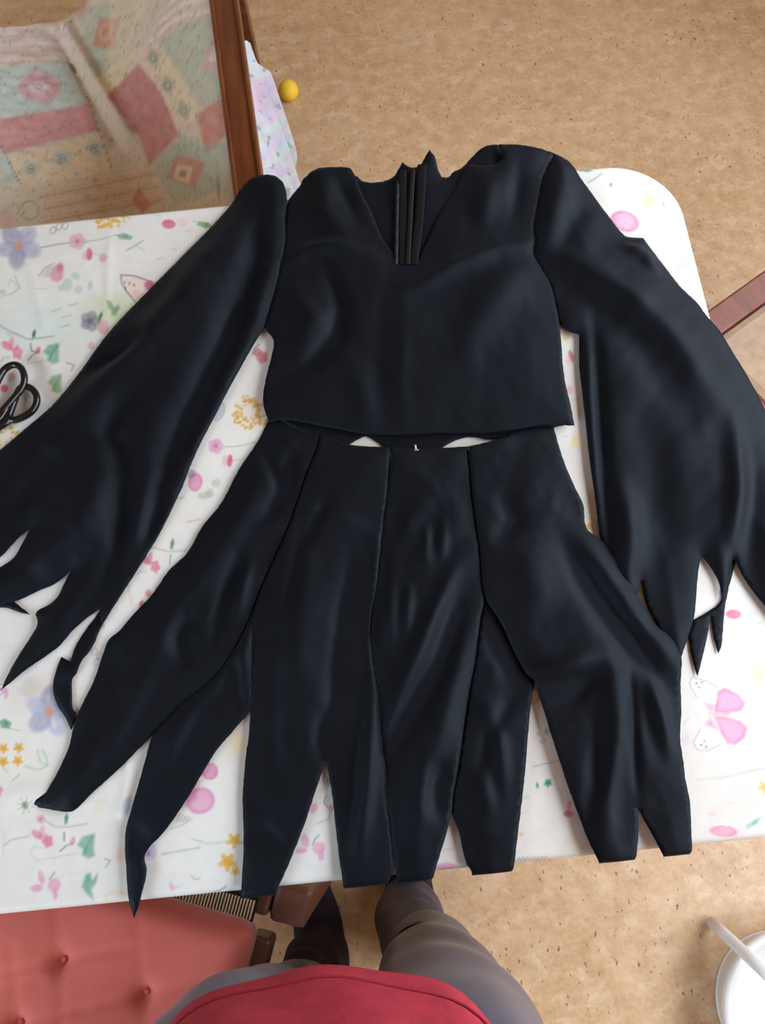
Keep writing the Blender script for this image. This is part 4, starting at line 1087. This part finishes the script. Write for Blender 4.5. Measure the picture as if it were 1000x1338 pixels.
def throw():
    nv = 250
    vv = np.linspace(AY0 + .0, AY1 + .04, nv)
    # cross-section stations (fraction, x, z) from the front hem over seat and back to the hem behind the rail
    nu = 460
    Xs, Ys, Zs = [], [], []
    for y in vv:
        xc, xr = float(crease_x(y)), float(rail_x(y))
        st = [(-1.10, .10), (-1.085, .30), (-1.06, .41), (-1.02, .428), (-.85, .432), (xc - .06, .428), (xc, .425), (xc + .05, .462), (xr - .07, .628), (xr - .028, .668), (xr - .01, .664), (xr + .022, .655), (xr + .030, .60), (xr + .034, .40), (xr + .040, .22), (xr + .050, .07)]
        st = np.array(st)
        L = np.concatenate([[0], np.cumsum(np.hypot(np.diff(st[:, 0]), np.diff(st[:, 1])))])
        u = np.linspace(0, L[-1], nu)
        x, z = np.interp(u, L, st[:, 0]), np.interp(u, L, st[:, 1])
        k = np.ones(9) / 9
        x = np.convolve(np.pad(x, 4, 'edge'), k, 'valid'); z = np.convolve(np.pad(z, 4, 'edge'), k, 'valid')
        Xs.append(x); Zs.append(z); Ys.append(np.full(nu, y))
    X, Y, Z = np.array(Xs), np.array(Ys), np.array(Zs)
    xr = rail_x(Y)
    behind = (X > xr - .002)
    # the hanging back piece ends a little short of the chair's side and waves
    ye = np.interp(Z, [.05, .12, .22, .34, .50, .60, .66], [1.345, 1.385, 1.42, 1.40, 1.31, 1.20, 1.12])
    Y = np.where(behind, AY0 + (Y - AY0) / (AY1 + .04 - AY0) * (ye - AY0), Y)
    hang = np.clip((.66 - Z) / .5, 0, 1) * behind
    X = X + hang * (.014 * np.sin(Y * 46) + .008 * np.sin(Y * 91 + 1) + .012)
    flat = (~behind) & (X > -1.04)
    und = .004 * wave_eval(waves(31, 12, .06, .3), X, Y) + .0018 * wave_eval(waves(32, 10, .02, .06), X, Y)
    Z = Z + np.where(flat & (X < xr - .05), np.maximum(und, -.003), 0)
    # tucked roll of cloth in the crease
    a, b_ = at(82, 30, .45), at(168, 178, .45)
    d = seg_dist(X, Y, [a[:2], b_[:2]], False)
    Z = Z + np.where(flat, .022 * np.exp(-(d / .014) ** 2), 0)
    a2, b2 = at(72, 45, .43), at(148, 180, .43)
    d = seg_dist(X, Y, [a2[:2], b2[:2]], False)
    Z = Z - np.where(flat, .012 * np.exp(-(d / .013) ** 2), 0)
    # far side: the seat part rolls over the side of the chair
    over = np.maximum(Y - (AY1 + .005), 0) * (~behind)
    Z = Z - over * 1.4
    px, py = photo_xy(X.ravel(), Y.ravel(), Z.ravel())
    p = Paint(px, py, (206, 196, 182), 5)
    bh = behind.ravel()
    g = np.random.default_rng(4)
    SAGE, ROSE, RUST, CREAM, SKY, BEI = (176, 184, 166), (206, 138, 148), (194, 126, 112), (224, 206, 176), (186, 208, 208), (206, 182, 160)
    p.poly([(-400, 20), (92, 32), (92, 84), (-400, 96)], (214, 198, 196), .9, 6)
    for k in range(5):
        p.stroke([(-300, 44 + k * 11), (88, 36 + k * 10)], 4, (196, 168, 166) if k % 2 else (228, 214, 214), .6)
    p.poly([(-20, 90), (84, 78), (112, 132), (110, 140), (14, 152), (-20, 150)], SKY, .95, 4)
    p.poly([(24, 112), (44, 90), (78, 104), (80, 120), (62, 136), (30, 128)], (210, 150, 164), .9, 6); p.poly([(36, 112), (50, 104), (66, 112), (58, 124), (42, 122)], (226, 214, 220), .9, 4); p.ring(51, 113, 4, 3, 0, (140, 140, 150), 1.3, .7)
    p.poly([(-200, 170), (0, 156), (116, 136), (128, 170), (10, 200), (-200, 220)], ROSE, .95, 4)
    p.poly([(12, 206), (134, 172), (146, 224), (28, 242)], CREAM, .9, 4)
    for x, y in ((40, 221), (80, 207), (124, 194)):
        p.poly([(x - 14, y + 2), (x - 6, y - 14), (x + 15, y - 5), (x + 6, y + 13)], (182, 190, 188), .9, 3)
        p.ring(x, y, 5, 5, 0, (120, 124, 126), 1.4, .7); p.ell(x, y, 2, 2, 0, (110, 112, 116), .8, .5)
    p.poly([(-60, 184), (4, 196), (26, 240), (-60, 252)], SKY, .8, 3); p.stroke([(0, 188), (26, 240)], 1.6, (110, 120, 124), .7)
    p.poly([(52, 246), (196, 216), (212, 266), (60, 292)], BEI, .95, 3)
    for k in range(6):
        p.stroke([(52 + k, 250 + k * 8), (200 + k * 3, 218 + k * 8.4)], 1.6, (170, 138, 124) if k % 2 else (226, 206, 190), .7)
    p.poly([(0, 252), (50, 244), (62, 296), (0, 310)], (196, 192, 170), .9, 3); p.ring(38, 275, 12, 12, 0, (130, 132, 116), 2, .6); p.ell(8, 285, 10, 12, 0, (206, 160, 164), .8, .5)
    p.stroke([(116, 130), (148, 226)], 1.5, (116, 120, 120), .7); p.stroke([(86, 80), (116, 132)], 1.5, (120, 130, 130), .6)
    p.poly([(100, 10), (182, 0), (150, 100), (124, 104)], SAGE, .95, 5); p.poly([(120, 60), (130, 22), (156, 26), (148, 64)], RUST, .9, 5); p.ring(138, 42, 7, 10, 20, (224, 170, 130), 2.4, .9)
    p.poly([(90, -40), (130, -40), (110, 20), (96, 24)], RUST, .7, 8); p.poly([(146, -60), (200, -60), (190, 10), (150, 100), (140, 96)], CREAM, .7, 6)
    p.poly([(124, 104), (178, 64), (196, 60), (142, 130)], CREAM, .9, 4)
    p.poly([(140, 126), (180, 84), (204, 110), (224, 148), (234, 176), (196, 216), (180, 176)], (188, 118, 120), .95, 5)
    p.poly([(178, 74), (206, 56), (232, 92), (262, 148), (232, 172), (210, 120)], CREAM, .9, 5)
    for x, y in ((200, 76), (219, 112), (240, 145)):
        p.poly([(x - 10, y + 2), (x - 4, y - 14), (x + 11, y - 6), (x + 5, y + 13)], (172, 172, 160), .9, 3); p.ring(x, y, 4, 5, 0, (110, 112, 110), 1.5, .8)
    p.poly([(206, 54), (262, 20), (296, 20), (302, 120), (262, 140), (234, 92)], SAGE, .9, 5); p.poly([(262, 90), (272, 56), (300, 48), (304, 96)], (216, 168, 176), .8, 5); p.poly([(272, 80), (280, 62), (300, 60), (300, 84)], (224, 224, 224), .9, 3)
    for k in range(6):
        p.stroke([(190 + 6 * k, 66 - 12 * k), (225 + 5 * k, 34 - 10 * k), (290, 18 - 8 * k)], 4.5, (232, 220, 220) if k % 2 else (212, 178, 180), .75)
    p.poly([(256, 150), (304, 118), (314, 150), (292, 180), (270, 204)], RUST, .95, 5)
    p.poly([(196, 214), (236, 178), (262, 190), (300, 186), (320, 240), (230, 268)], (168, 184, 172), .9, 5); p.poly([(216, 232), (232, 202), (268, 212), (256, 246)], (200, 132, 126), .9, 4); p.poly([(226, 234), (232, 214), (252, 218), (248, 240)], (226, 212, 190), .95, 2); p.poly([(234, 230), (237, 222), (244, 224), (242, 232)], (110, 104, 96), .8, 2)
    p.poly([(288, 210), (306, 190), (322, 230), (312, 262), (292, 262)], (196, 186, 166), .9, 4); p.poly([(172, 262), (182, 244), (198, 268), (186, 280)], (186, 112, 112), .8, 3)
    for _ in range(900):
        x, y = g.uniform(0, 318), g.uniform(5, 290)
        if g.uniform() < .75:
            x = x + 4 * math.sin(y)
        L_ = g.uniform(2, 5)
        p.stroke([(x, y), (x + L_ * .35, y - L_)], 1.0, (120, 104, 104), g.uniform(.2, .6))
    # the hanging piece behind the rail is paler: pick it out and print it lightly
    hc = np.array((208, 210, 220), float) + 14 * np.stack([wave_eval(waves(61, 14, 8, 46), px, py), wave_eval(waves(62, 14, 8, 46), px, py), wave_eval(waves(63, 14, 8, 46), px, py)], -1)
    t = wave_eval(waves(64, 18, 6, 24), px, py)
    hc = np.where((t > .75)[:, None], hc * np.array((.74, .84, .84)), hc)
    pk = np.exp(-(((px - 345) / 22) ** 2 + ((py - 125) / 24) ** 2))[:, None]
    hc = hc * (1 - .5 * pk) + np.array((208, 160, 196)) * .5 * pk
    p.c[bh] = hc[bh] * .86 - 8
    me = bpy.data.meshes.new('throw')
    me.vertices.add(nu * nv)
    me.vertices.foreach_set('co', np.stack([X.ravel() + .5, Y.ravel() - 1.15, Z.ravel()], -1).astype(np.float32).ravel())
    ii = np.arange(nu * nv).reshape(nv, nu)
    q = np.stack([ii[:-1, :-1], ii[:-1, 1:], ii[1:, 1:], ii[1:, :-1]], -1).reshape(-1, 4)
    me.loops.add(q.size); me.loops.foreach_set('vertex_index', q.ravel().astype(np.int32))
    me.polygons.add(len(q)); me.polygons.foreach_set('loop_start', np.arange(0, q.size, 4, dtype=np.int32))
    me.update(calc_edges=True)
    a_ = me.color_attributes.new('print', 'FLOAT_COLOR', 'POINT')
    a_.data.foreach_set('color', np.concatenate([lin(np.clip(p.c * 1.12 + 8, 0, 255)), np.ones((len(p.c), 1))], 1).astype(np.float32).ravel())
    o = obj('throw', me, M_THROW)
    o.location = (-.5, 1.15, 0)
    tag(o, 'faded pink and sage kilim-print throw draped over the easy chair', 'throw')
throw()

# ------------------------------------------------------------------ beige chair at the right end of the table
bch = thing('upholstered_chair', 'brown wooden chair with beige seat at the right end of the table', 'chair', (0, 0, 0))
A = np.array(at(930, 402, .46)); B = np.array(at(1000, 352, .46))
ang = math.atan2(B[1] - A[1], B[0] - A[0])
org = A + (A - B) / np.linalg.norm(A - B) * .10
bch.location = (org[0], org[1], 0); bch.rotation_euler = (0, 0, ang)
SWc = .44
box('seat_rail', (.50, .046, .05), (.25, -.023, .435), M_CHAIRWOOD, bch, bevel=.004)
box('seat_rail', (.50, .046, .05), (.25, -SWc + .023, .435), M_CHAIRWOOD, bch, bevel=.004)
box('seat_rail', (.046, SWc - .092, .05), (.023, -SWc / 2, .435), M_CHAIRWOOD, bch, bevel=.004)
box('seat_rail', (.046, SWc - .092, .05), (.477, -SWc / 2, .435), M_CHAIRWOOD, bch, bevel=.004)
box('seat_cushion', (.408, SWc - .092, .05), (.25, -SWc / 2, .437), M_BEIGE, bch, bevel=.014)
for yy in (-.023, -SWc + .023):
    box('leg', (.04, .04, .41), (.023, yy, .205), M_CHAIRWOOD, bch)
    tube('back_post', [(.477, yy, 0), (.477, yy, .44), (.49, yy, .66), (.525, yy, .90)], [.02, .022, .02, .017], M_CHAIRWOOD, bch, 12)
box('back_rail', (.03, SWc - .07, .07), (.518, -SWc / 2, .85), M_CHAIRWOOD, bch)
box('back_pad', (.04, SWc - .08, .22), (.500, -SWc / 2, .68), M_BEIGE, bch, bevel=.012)

# ------------------------------------------------------------------ red chair in front of the table (lower left)
rc = thing('tufted_chair', 'wooden chair with salmon-red buttoned seat under the near table edge', 'chair', (0, 0, 0))
C0 = at(331, 1214, .485); C1 = at(205, 1178, .485)
ang = math.atan2(C0[1] - C1[1], C0[0] - C1[0])
rc.location = (C0[0], C0[1], 0); rc.rotation_euler = (0, 0, ang)
# local: +x along the far edge to the right (corner at 0), -y towards the photographer
def tufted():
    n = 70
    LX, LY = .50, .46
    us = np.linspace(0, 1, n)
    X, Y = np.meshgrid(-LX + LX * us, -LY + LY * us)
    X0_, Y0_ = X.copy(), Y.copy()
    rr = .022
    # rounded plan corners
    cx, cy = np.clip(X, -LX + rr, -rr), np.clip(Y, -LY + rr, -rr)
    d = np.hypot(X - cx, Y - cy)
    k = np.where(d > rr, rr / np.maximum(d, 1e-9), 1)
    X, Y = cx + (X - cx) * k, cy + (Y - cy) * k
    e = np.minimum.reduce([X + LX, -X, Y + LY, -Y])
    Z = .455 + .03 * np.sqrt(np.clip(1 - (1 - np.clip(e / .03, 0, 1)) ** 2, 0, 1)) + .010 * (1 - np.exp(-e / .09))
    btn = []
    for p_ in ((77, 1257), (187, 1300), (20, 1340), (-40, 1300)):
        q = at(p_[0], p_[1], .487)
        dx, dy = q[0] - C0[0], q[1] - C0[1]
        btn.append((dx * math.cos(ang) + dy * math.sin(ang), -dx * math.sin(ang) + dy * math.cos(ang)))
    for bx, by in btn:
        r_ = np.hypot(X - bx, Y - by)
        Z = Z - .013 * np.exp(-(r_ / .013) ** 2) - .006 * np.exp(-(r_ / .05) ** 2)
        for a_ in (25, 115, 205, 295):
            dd = seg_dist(X, Y, [(bx, by), (bx + .09 * math.cos(R(a_)), by + .09 * math.sin(R(a_)))], False)
            Z = Z - .0025 * np.exp(-(dd / .004) ** 2)
    V = np.stack([X, Y, Z], -1).reshape(-1, 3)
    ii = np.arange(n * n).reshape(n, n)
    Fc = np.stack([ii[:-1, :-1], ii[:-1, 1:], ii[1:, 1:], ii[1:, :-1]], -1).reshape(-1, 4).tolist()
    loop = list(ii[0, :]) + list(ii[1:, -1]) + list(ii[-1, ::-1][1:]) + list(ii[::-1, 0][1:-1])
    b0 = len(V)
    V = np.concatenate([V, np.array([(V[i][0], V[i][1], .43) for i in loop])])
    m = len(loop)
    for i in range(m):
        j = (i + 1) % m
        Fc.append((loop[j], loop[i], b0 + i, b0 + j))
    Fc.append(tuple(b0 + i for i in range(m))[::-1])
    cu = obj('seat_cushion', mesh('seat_cushion', V, Fc), M_RED, rc)
    for bx, by in btn[:3]:
        loft('button', [(bx, by, .4700, .0045, .0045), (bx, by, .4722, .0042, .0042), (bx, by, .4735, .002, .002)], M_RED, cu, 12, cap=(True, True))
tufted()
box('seat_rail', (.498, .05, .055), (-.243, .030, .40), M_DARKWOOD, rc, bevel=.006)
box('seat_rail', (.03, .44, .055), (.006, -.24, .40), M_DARKWOOD, rc, bevel=.006)
box('seat_rail', (.03, .44, .055), (-.496, -.24, .40), M_DARKWOOD, rc, bevel=.006)
box('seat_rail', (.48, .03, .055), (-.245, -.455, .40), M_DARKWOOD, rc, bevel=.006)
box('webbing', (.17, .030, .008), (-.095, .012, .436), M_DARKWEB, rc, bevel=.001)
bm = bmesh.new()
for k in range(36):
    box_bm((.0021, .024, .004), (-.168 + k * .0044, .012, .4415), Matrix.Rotation(R(8), 3, 'Z') if False else None, bm=bm)
fr = from_bm('cord_lacing', bm, M_CREAM, rc, False); fr['kind'] = 'stuff'; fr['label'] = 'row of short cream cords along the seat edge'
box('leg', (.052, .052, .428), (.034, .028, .214), M_DARKWOOD, rc, bevel=.008)
box('leg', (.052, .052, .428), (-.52, .028, .214), M_DARKWOOD, rc, bevel=.008)
for xx in (.0, -.49):
    tube('back_post', [(xx, -.47, 0), (xx, -.47, .42), (xx, -.50, .62), (xx, -.54, .84)], [.02, .023, .02, .017], M_DARKWOOD, rc, 12)
box('back_rail', (.47, .025, .08), (-.245, -.53, .79), M_DARKWOOD, rc)

# ------------------------------------------------------------------ ball, tub and stick on the floor
bx, by, _ = at(377, 118, .026)
bm = bmesh.new()
bmesh.ops.create_icosphere(bm, subdivisions=4, radius=.026)
for v in bm.verts:
    v.co *= 1 + .012 * math.sin(v.co.x * 210 + 1) * math.sin(v.co.y * 190) * math.sin(v.co.z * 200 + 2)
ball = from_bm('ball', bm, M_YELLOW)
ball.location = (bx, by, .026)
tag(ball, 'small yellow foam ball lying on the floor', 'ball')

tx, ty, _ = at(1052, 1330, .085)
tub = thing('tub', 'round white plastic tub with thick rim on the floor, lower right corner', 'tub', (tx, ty, 0))
RT = .128
loft('bowl', interp_rings([(0, 0, 0.0, .01, .01), (0, 0, .001, RT * .84, RT * .84), (0, 0, .01, RT * .90, RT * .90), (0, 0, .04, RT * .95, RT * .95), (0, 0, .08, RT * .985, RT * .985),
                           (0, 0, .083, RT * .95, RT * .95), (0, 0, .05, RT * .90, RT * .90), (0, 0, .016, RT * .84, RT * .84), (0, 0, .008, RT * .76, RT * .76), (0, 0, .008, .005, .005)], 60), M_WHITEPLASTIC, tub, 56)
tube('rim', [(RT * math.cos(t), RT * math.sin(t), .084) for t in np.linspace(0, 2 * math.pi, 56, endpoint=False)], .0085, M_WHITEPLASTIC, tub, 10, True)

s0 = at(930, 1205, .011); s1 = at(972, 1244, .107)
s2 = at(1012, 1276, .30)
d = np.array(s1) - np.array(s0)
stk = tube('stick', [s0, tuple(np.array(s0) + d * .5), s1, tuple(np.array(s1) + d * .8)], [.0105, .0105, .0105, .0105], M_WHITEPLASTIC, None, 14)
tag(stk, 'white plastic stick leaning from the floor over the rim of the tub', 'stick')

# ------------------------------------------------------------------ the photographer standing at the near edge
PX = -.085
person = None
def skin_body():
    V, E, Rd = [], [], []
    def add(p, r, par=None):
        V.append(p); Rd.append(r)
        if par is not None:
            E.append((par, len(V) - 1))
        return len(V) - 1
    cy = -.33
    pel = add((PX, cy, .93), .105)
    for s, hp, kp, ap in ((-1, (-.175, -.315), (-.180, -.303), (-.189, -.312)), (1, (.000, -.312), (.004, -.266), (-.022, -.262))):
        hip = add((hp[0], hp[1], .84), .062, pel)
        kn = add((kp[0], kp[1], .46), .036, hip)
        an = add((ap[0], ap[1], .10), .026, kn)
        hl = add((ap[0], ap[1] + .005, .048), .028, an)
        add((ap[0], ap[1] + .09, .030), .022, hl)
    wa = add((PX, cy, 1.08), .10, pel)
    ch = add((PX, cy - .01, 1.27), .115, wa)
    nk0 = add((PX, cy - .02, 1.41), .06, ch)
    nk = add((PX, cy - .01, 1.50), .048, nk0)
    hd = add((PX, cy, 1.60), .075, nk)
    add((PX, cy + .005, 1.69), .06, hd)
    for s in (-1, 1):
        sh = add((PX + s * .16, cy - .02, 1.37), .052, ch)
        el = add((PX + s * .25, cy + .02, 1.14), .036, sh)
        wr = add((PX + s * .15, cy + .16, 1.35), .024, el)
        pm = add((PX + s * .135, cy + .185, 1.40), .022, wr)
        k = add((PX + s * .125, cy + .20, 1.435), .019, pm)
        for q in range(4):
            f0 = add((PX + s * (.135 - .018 * q), cy + .215, 1.452 + .003 * (1 - abs(q - 1.2))), .0085, k)
            f1 = add((PX + s * (.122 - .018 * q), cy + .222, 1.478), .0078, f0)
            add((PX + s * (.105 - .018 * q), cy + .212, 1.492 - .004 * q), .0066, f1)
        t0 = add((PX + s * .105, cy + .185, 1.415), .0105, pm)
        add((PX + s * .085, cy + .195, 1.445), .0085, t0)
    me = bpy.data.meshes.new('person')
    me.from_pydata(V, E, [])
    o = obj('person', me, M_SKIN, None, False)
    m = o.modifiers.new('skin', 'SKIN')
    m.use_smooth_shade = True
    for i, r in enumerate(Rd):
        me.skin_vertices[0].data[i].radius = (r, r)
    me.skin_vertices[0].data[0].use_root = True
    s = o.modifiers.new('sub', 'SUBSURF'); s.levels = 2; s.render_levels = 2
    tag(o, 'person in a red shirt and dark trousers standing at the near table edge', 'person')
    return o
person = skin_body()

def crumple(seed, amp, n=14, lz=(.10, .34)):
    g = np.random.default_rng(seed)
    ws = [(g.integers(1, 5), g.uniform(6.28 / lz[1], 6.28 / lz[0]), g.uniform(0, 6.28), g.uniform(.3, 1)) for _ in range(n)]
    def f_(u, t, z):
        return amp * sum(a * math.sin(k * t + kz * z + ph) for k, kz, ph, a in ws) / math.sqrt(n)
    return f_

def leg_cloth(name, keys, seed, mat, amp=.005):
    return loft(name, interp_rings(keys, 70), mat, person, 64, crumple(seed, amp))
# trouser legs, each with its darker crumpled lower part
tr = loft('trousers', interp_rings([(PX, -.325, .76, .150, .105), (PX, -.33, .82, .168, .122), (PX, -.33, .88, .172, .128), (PX, -.33, .97, .165, .125), (PX, -.33, 1.05, .150, .115)], 24), M_TROUSERS, person, 64, crumple(3, .002))
rleg = leg_cloth('trouser_leg', [(.004, -.262, .40, .062, .060), (.006, -.272, .48, .070, .068), (.012, -.282, .58, .086, .082), (.016, -.290, .70, .098, .090), (.012, -.300, .82, .100, .094), (-.005, -.32, .94, .085, .088)], 11, M_TROUSERS, .0035)
leg_cloth('trouser_shin', [(-.026, -.262, .055, .056, .060), (-.024, -.262, .10, .060, .064), (-.018, -.263, .22, .055, .058), (-.008, -.262, .34, .056, .057), (.003, -.263, .45, .058, .058)], 12, M_SHIN, .003)
lleg = leg_cloth('trouser_leg', [(-.178, -.302, .40, .060, .058), (-.182, -.302, .48, .068, .066), (-.190, -.290, .58, .078, .078), (-.200, -.282, .70, .094, .092), (-.195, -.295, .82, .100, .098), (-.165, -.33, .94, .085, .088)], 13, M_TROUSERS, .0035)
leg_cloth('trouser_shin', [(-.190, -.312, .055, .050, .056), (-.188, -.312, .12, .052, .056), (-.184, -.308, .24, .050, .052), (-.180, -.305, .34, .053, .053), (-.178, -.303, .45, .056, .055)], 14, M_SOCK, .004)
def shoe(x, y, rot):
    bm = bmesh.new()
    bmesh.ops.create_uvsphere(bm, u_segments=24, v_segments=14, radius=1)
    for v in bm.verts:
        c = v.co
        c.x *= .045 * (1 - .15 * max(0, c.y)) ; c.y *= .125
        c.z = max(c.z, -.6) * (.055 - .02 * max(0, c.y / .125))
    bmesh.ops.rotate(bm, cent=(0, 0, 0), matrix=Matrix.Rotation(rot, 3, 'Z'), verts=bm.verts)
    bmesh.ops.translate(bm, vec=(x, y, .0335), verts=bm.verts)
    return from_bm('slipper', bm, M_SOCK, person)
shoe(-.02, -.235, 0); shoe(-.192, -.275, R(8))
# shirt
HEM = .955
shirt_keys = [(PX, -.298, HEM, .172, .163), (PX, -.300, HEM + .03, .172, .160), (PX, -.305, 1.06, .178, .155), (PX, -.315, 1.14, .172, .148), (PX, -.33, 1.24, .172, .135), (PX, -.345, 1.33, .168, .112), (PX, -.35, 1.395, .135, .085), (PX, -.345, 1.43, .075, .068)]
def shirt_w(u, t, z):
    return .004 * math.sin(5 * t + 1.0 + z * 9) * (1 - u) + .002 * math.sin(11 * t + z * 30)
shirt = loft('shirt', interp_rings(shirt_keys, 60), M_SHIRT, person, 96, shirt_w)
s_ = shirt.modifiers.new('thickness', 'SOLIDIFY'); s_.thickness = .003; s_.offset = -1
hemz = HEM + .022
tube('hem_stitch', [(PX + (.1732 + shirt_w(.05, t, hemz)) * math.cos(t), -.2995 + (.1612 + shirt_w(.05, t, hemz)) * math.sin(t), hemz) for t in np.linspace(0, 2 * math.pi, 96, endpoint=False)], .0011, M_HEM, shirt, 6, True)
for s in (-1, 1):
    tube('shirt_sleeve', [(PX + s * .115, -.35, 1.375), (PX + s * .17, -.347, 1.345), (PX + s * .215, -.335, 1.25), (PX + s * .243, -.322, 1.17)], [.070, .068, .062, .060], M_SHIRT, shirt, 24, cap=False)
# hair and face
def ell_mesh(name, loc, r, mat, cut=None):
    bm = bmesh.new()
    bmesh.ops.create_uvsphere(bm, u_segments=28, v_segments=18, radius=1)
    for v in bm.verts:
        v.co = Vector((v.co.x * r[0], v.co.y * r[1], v.co.z * r[2]))
        if cut and v.co.y > cut and v.co.z < r[2] * .45:
            v.co.y = cut
    bmesh.ops.translate(bm, vec=loc, verts=bm.verts)
    return from_bm(name, bm, mat, person)
ell_mesh('hair', (PX, -.355, 1.645), (.098, .108, .125), M_HAIR, .03)
for s in (-1, 1):
    ell_mesh('eye', (PX + s * .032, -.260, 1.625), (.011, .008, .008), M_WHITEPLASTIC)
    ell_mesh('ear', (PX + s * .088, -.33, 1.61), (.012, .02, .032), M_SKIN)
ell_mesh('nose', (PX, -.250, 1.595), (.014, .022, .024), M_SKIN)
ell_mesh('mouth', (PX, -.262, 1.555), (.024, .010, .007), M_SHIRT)
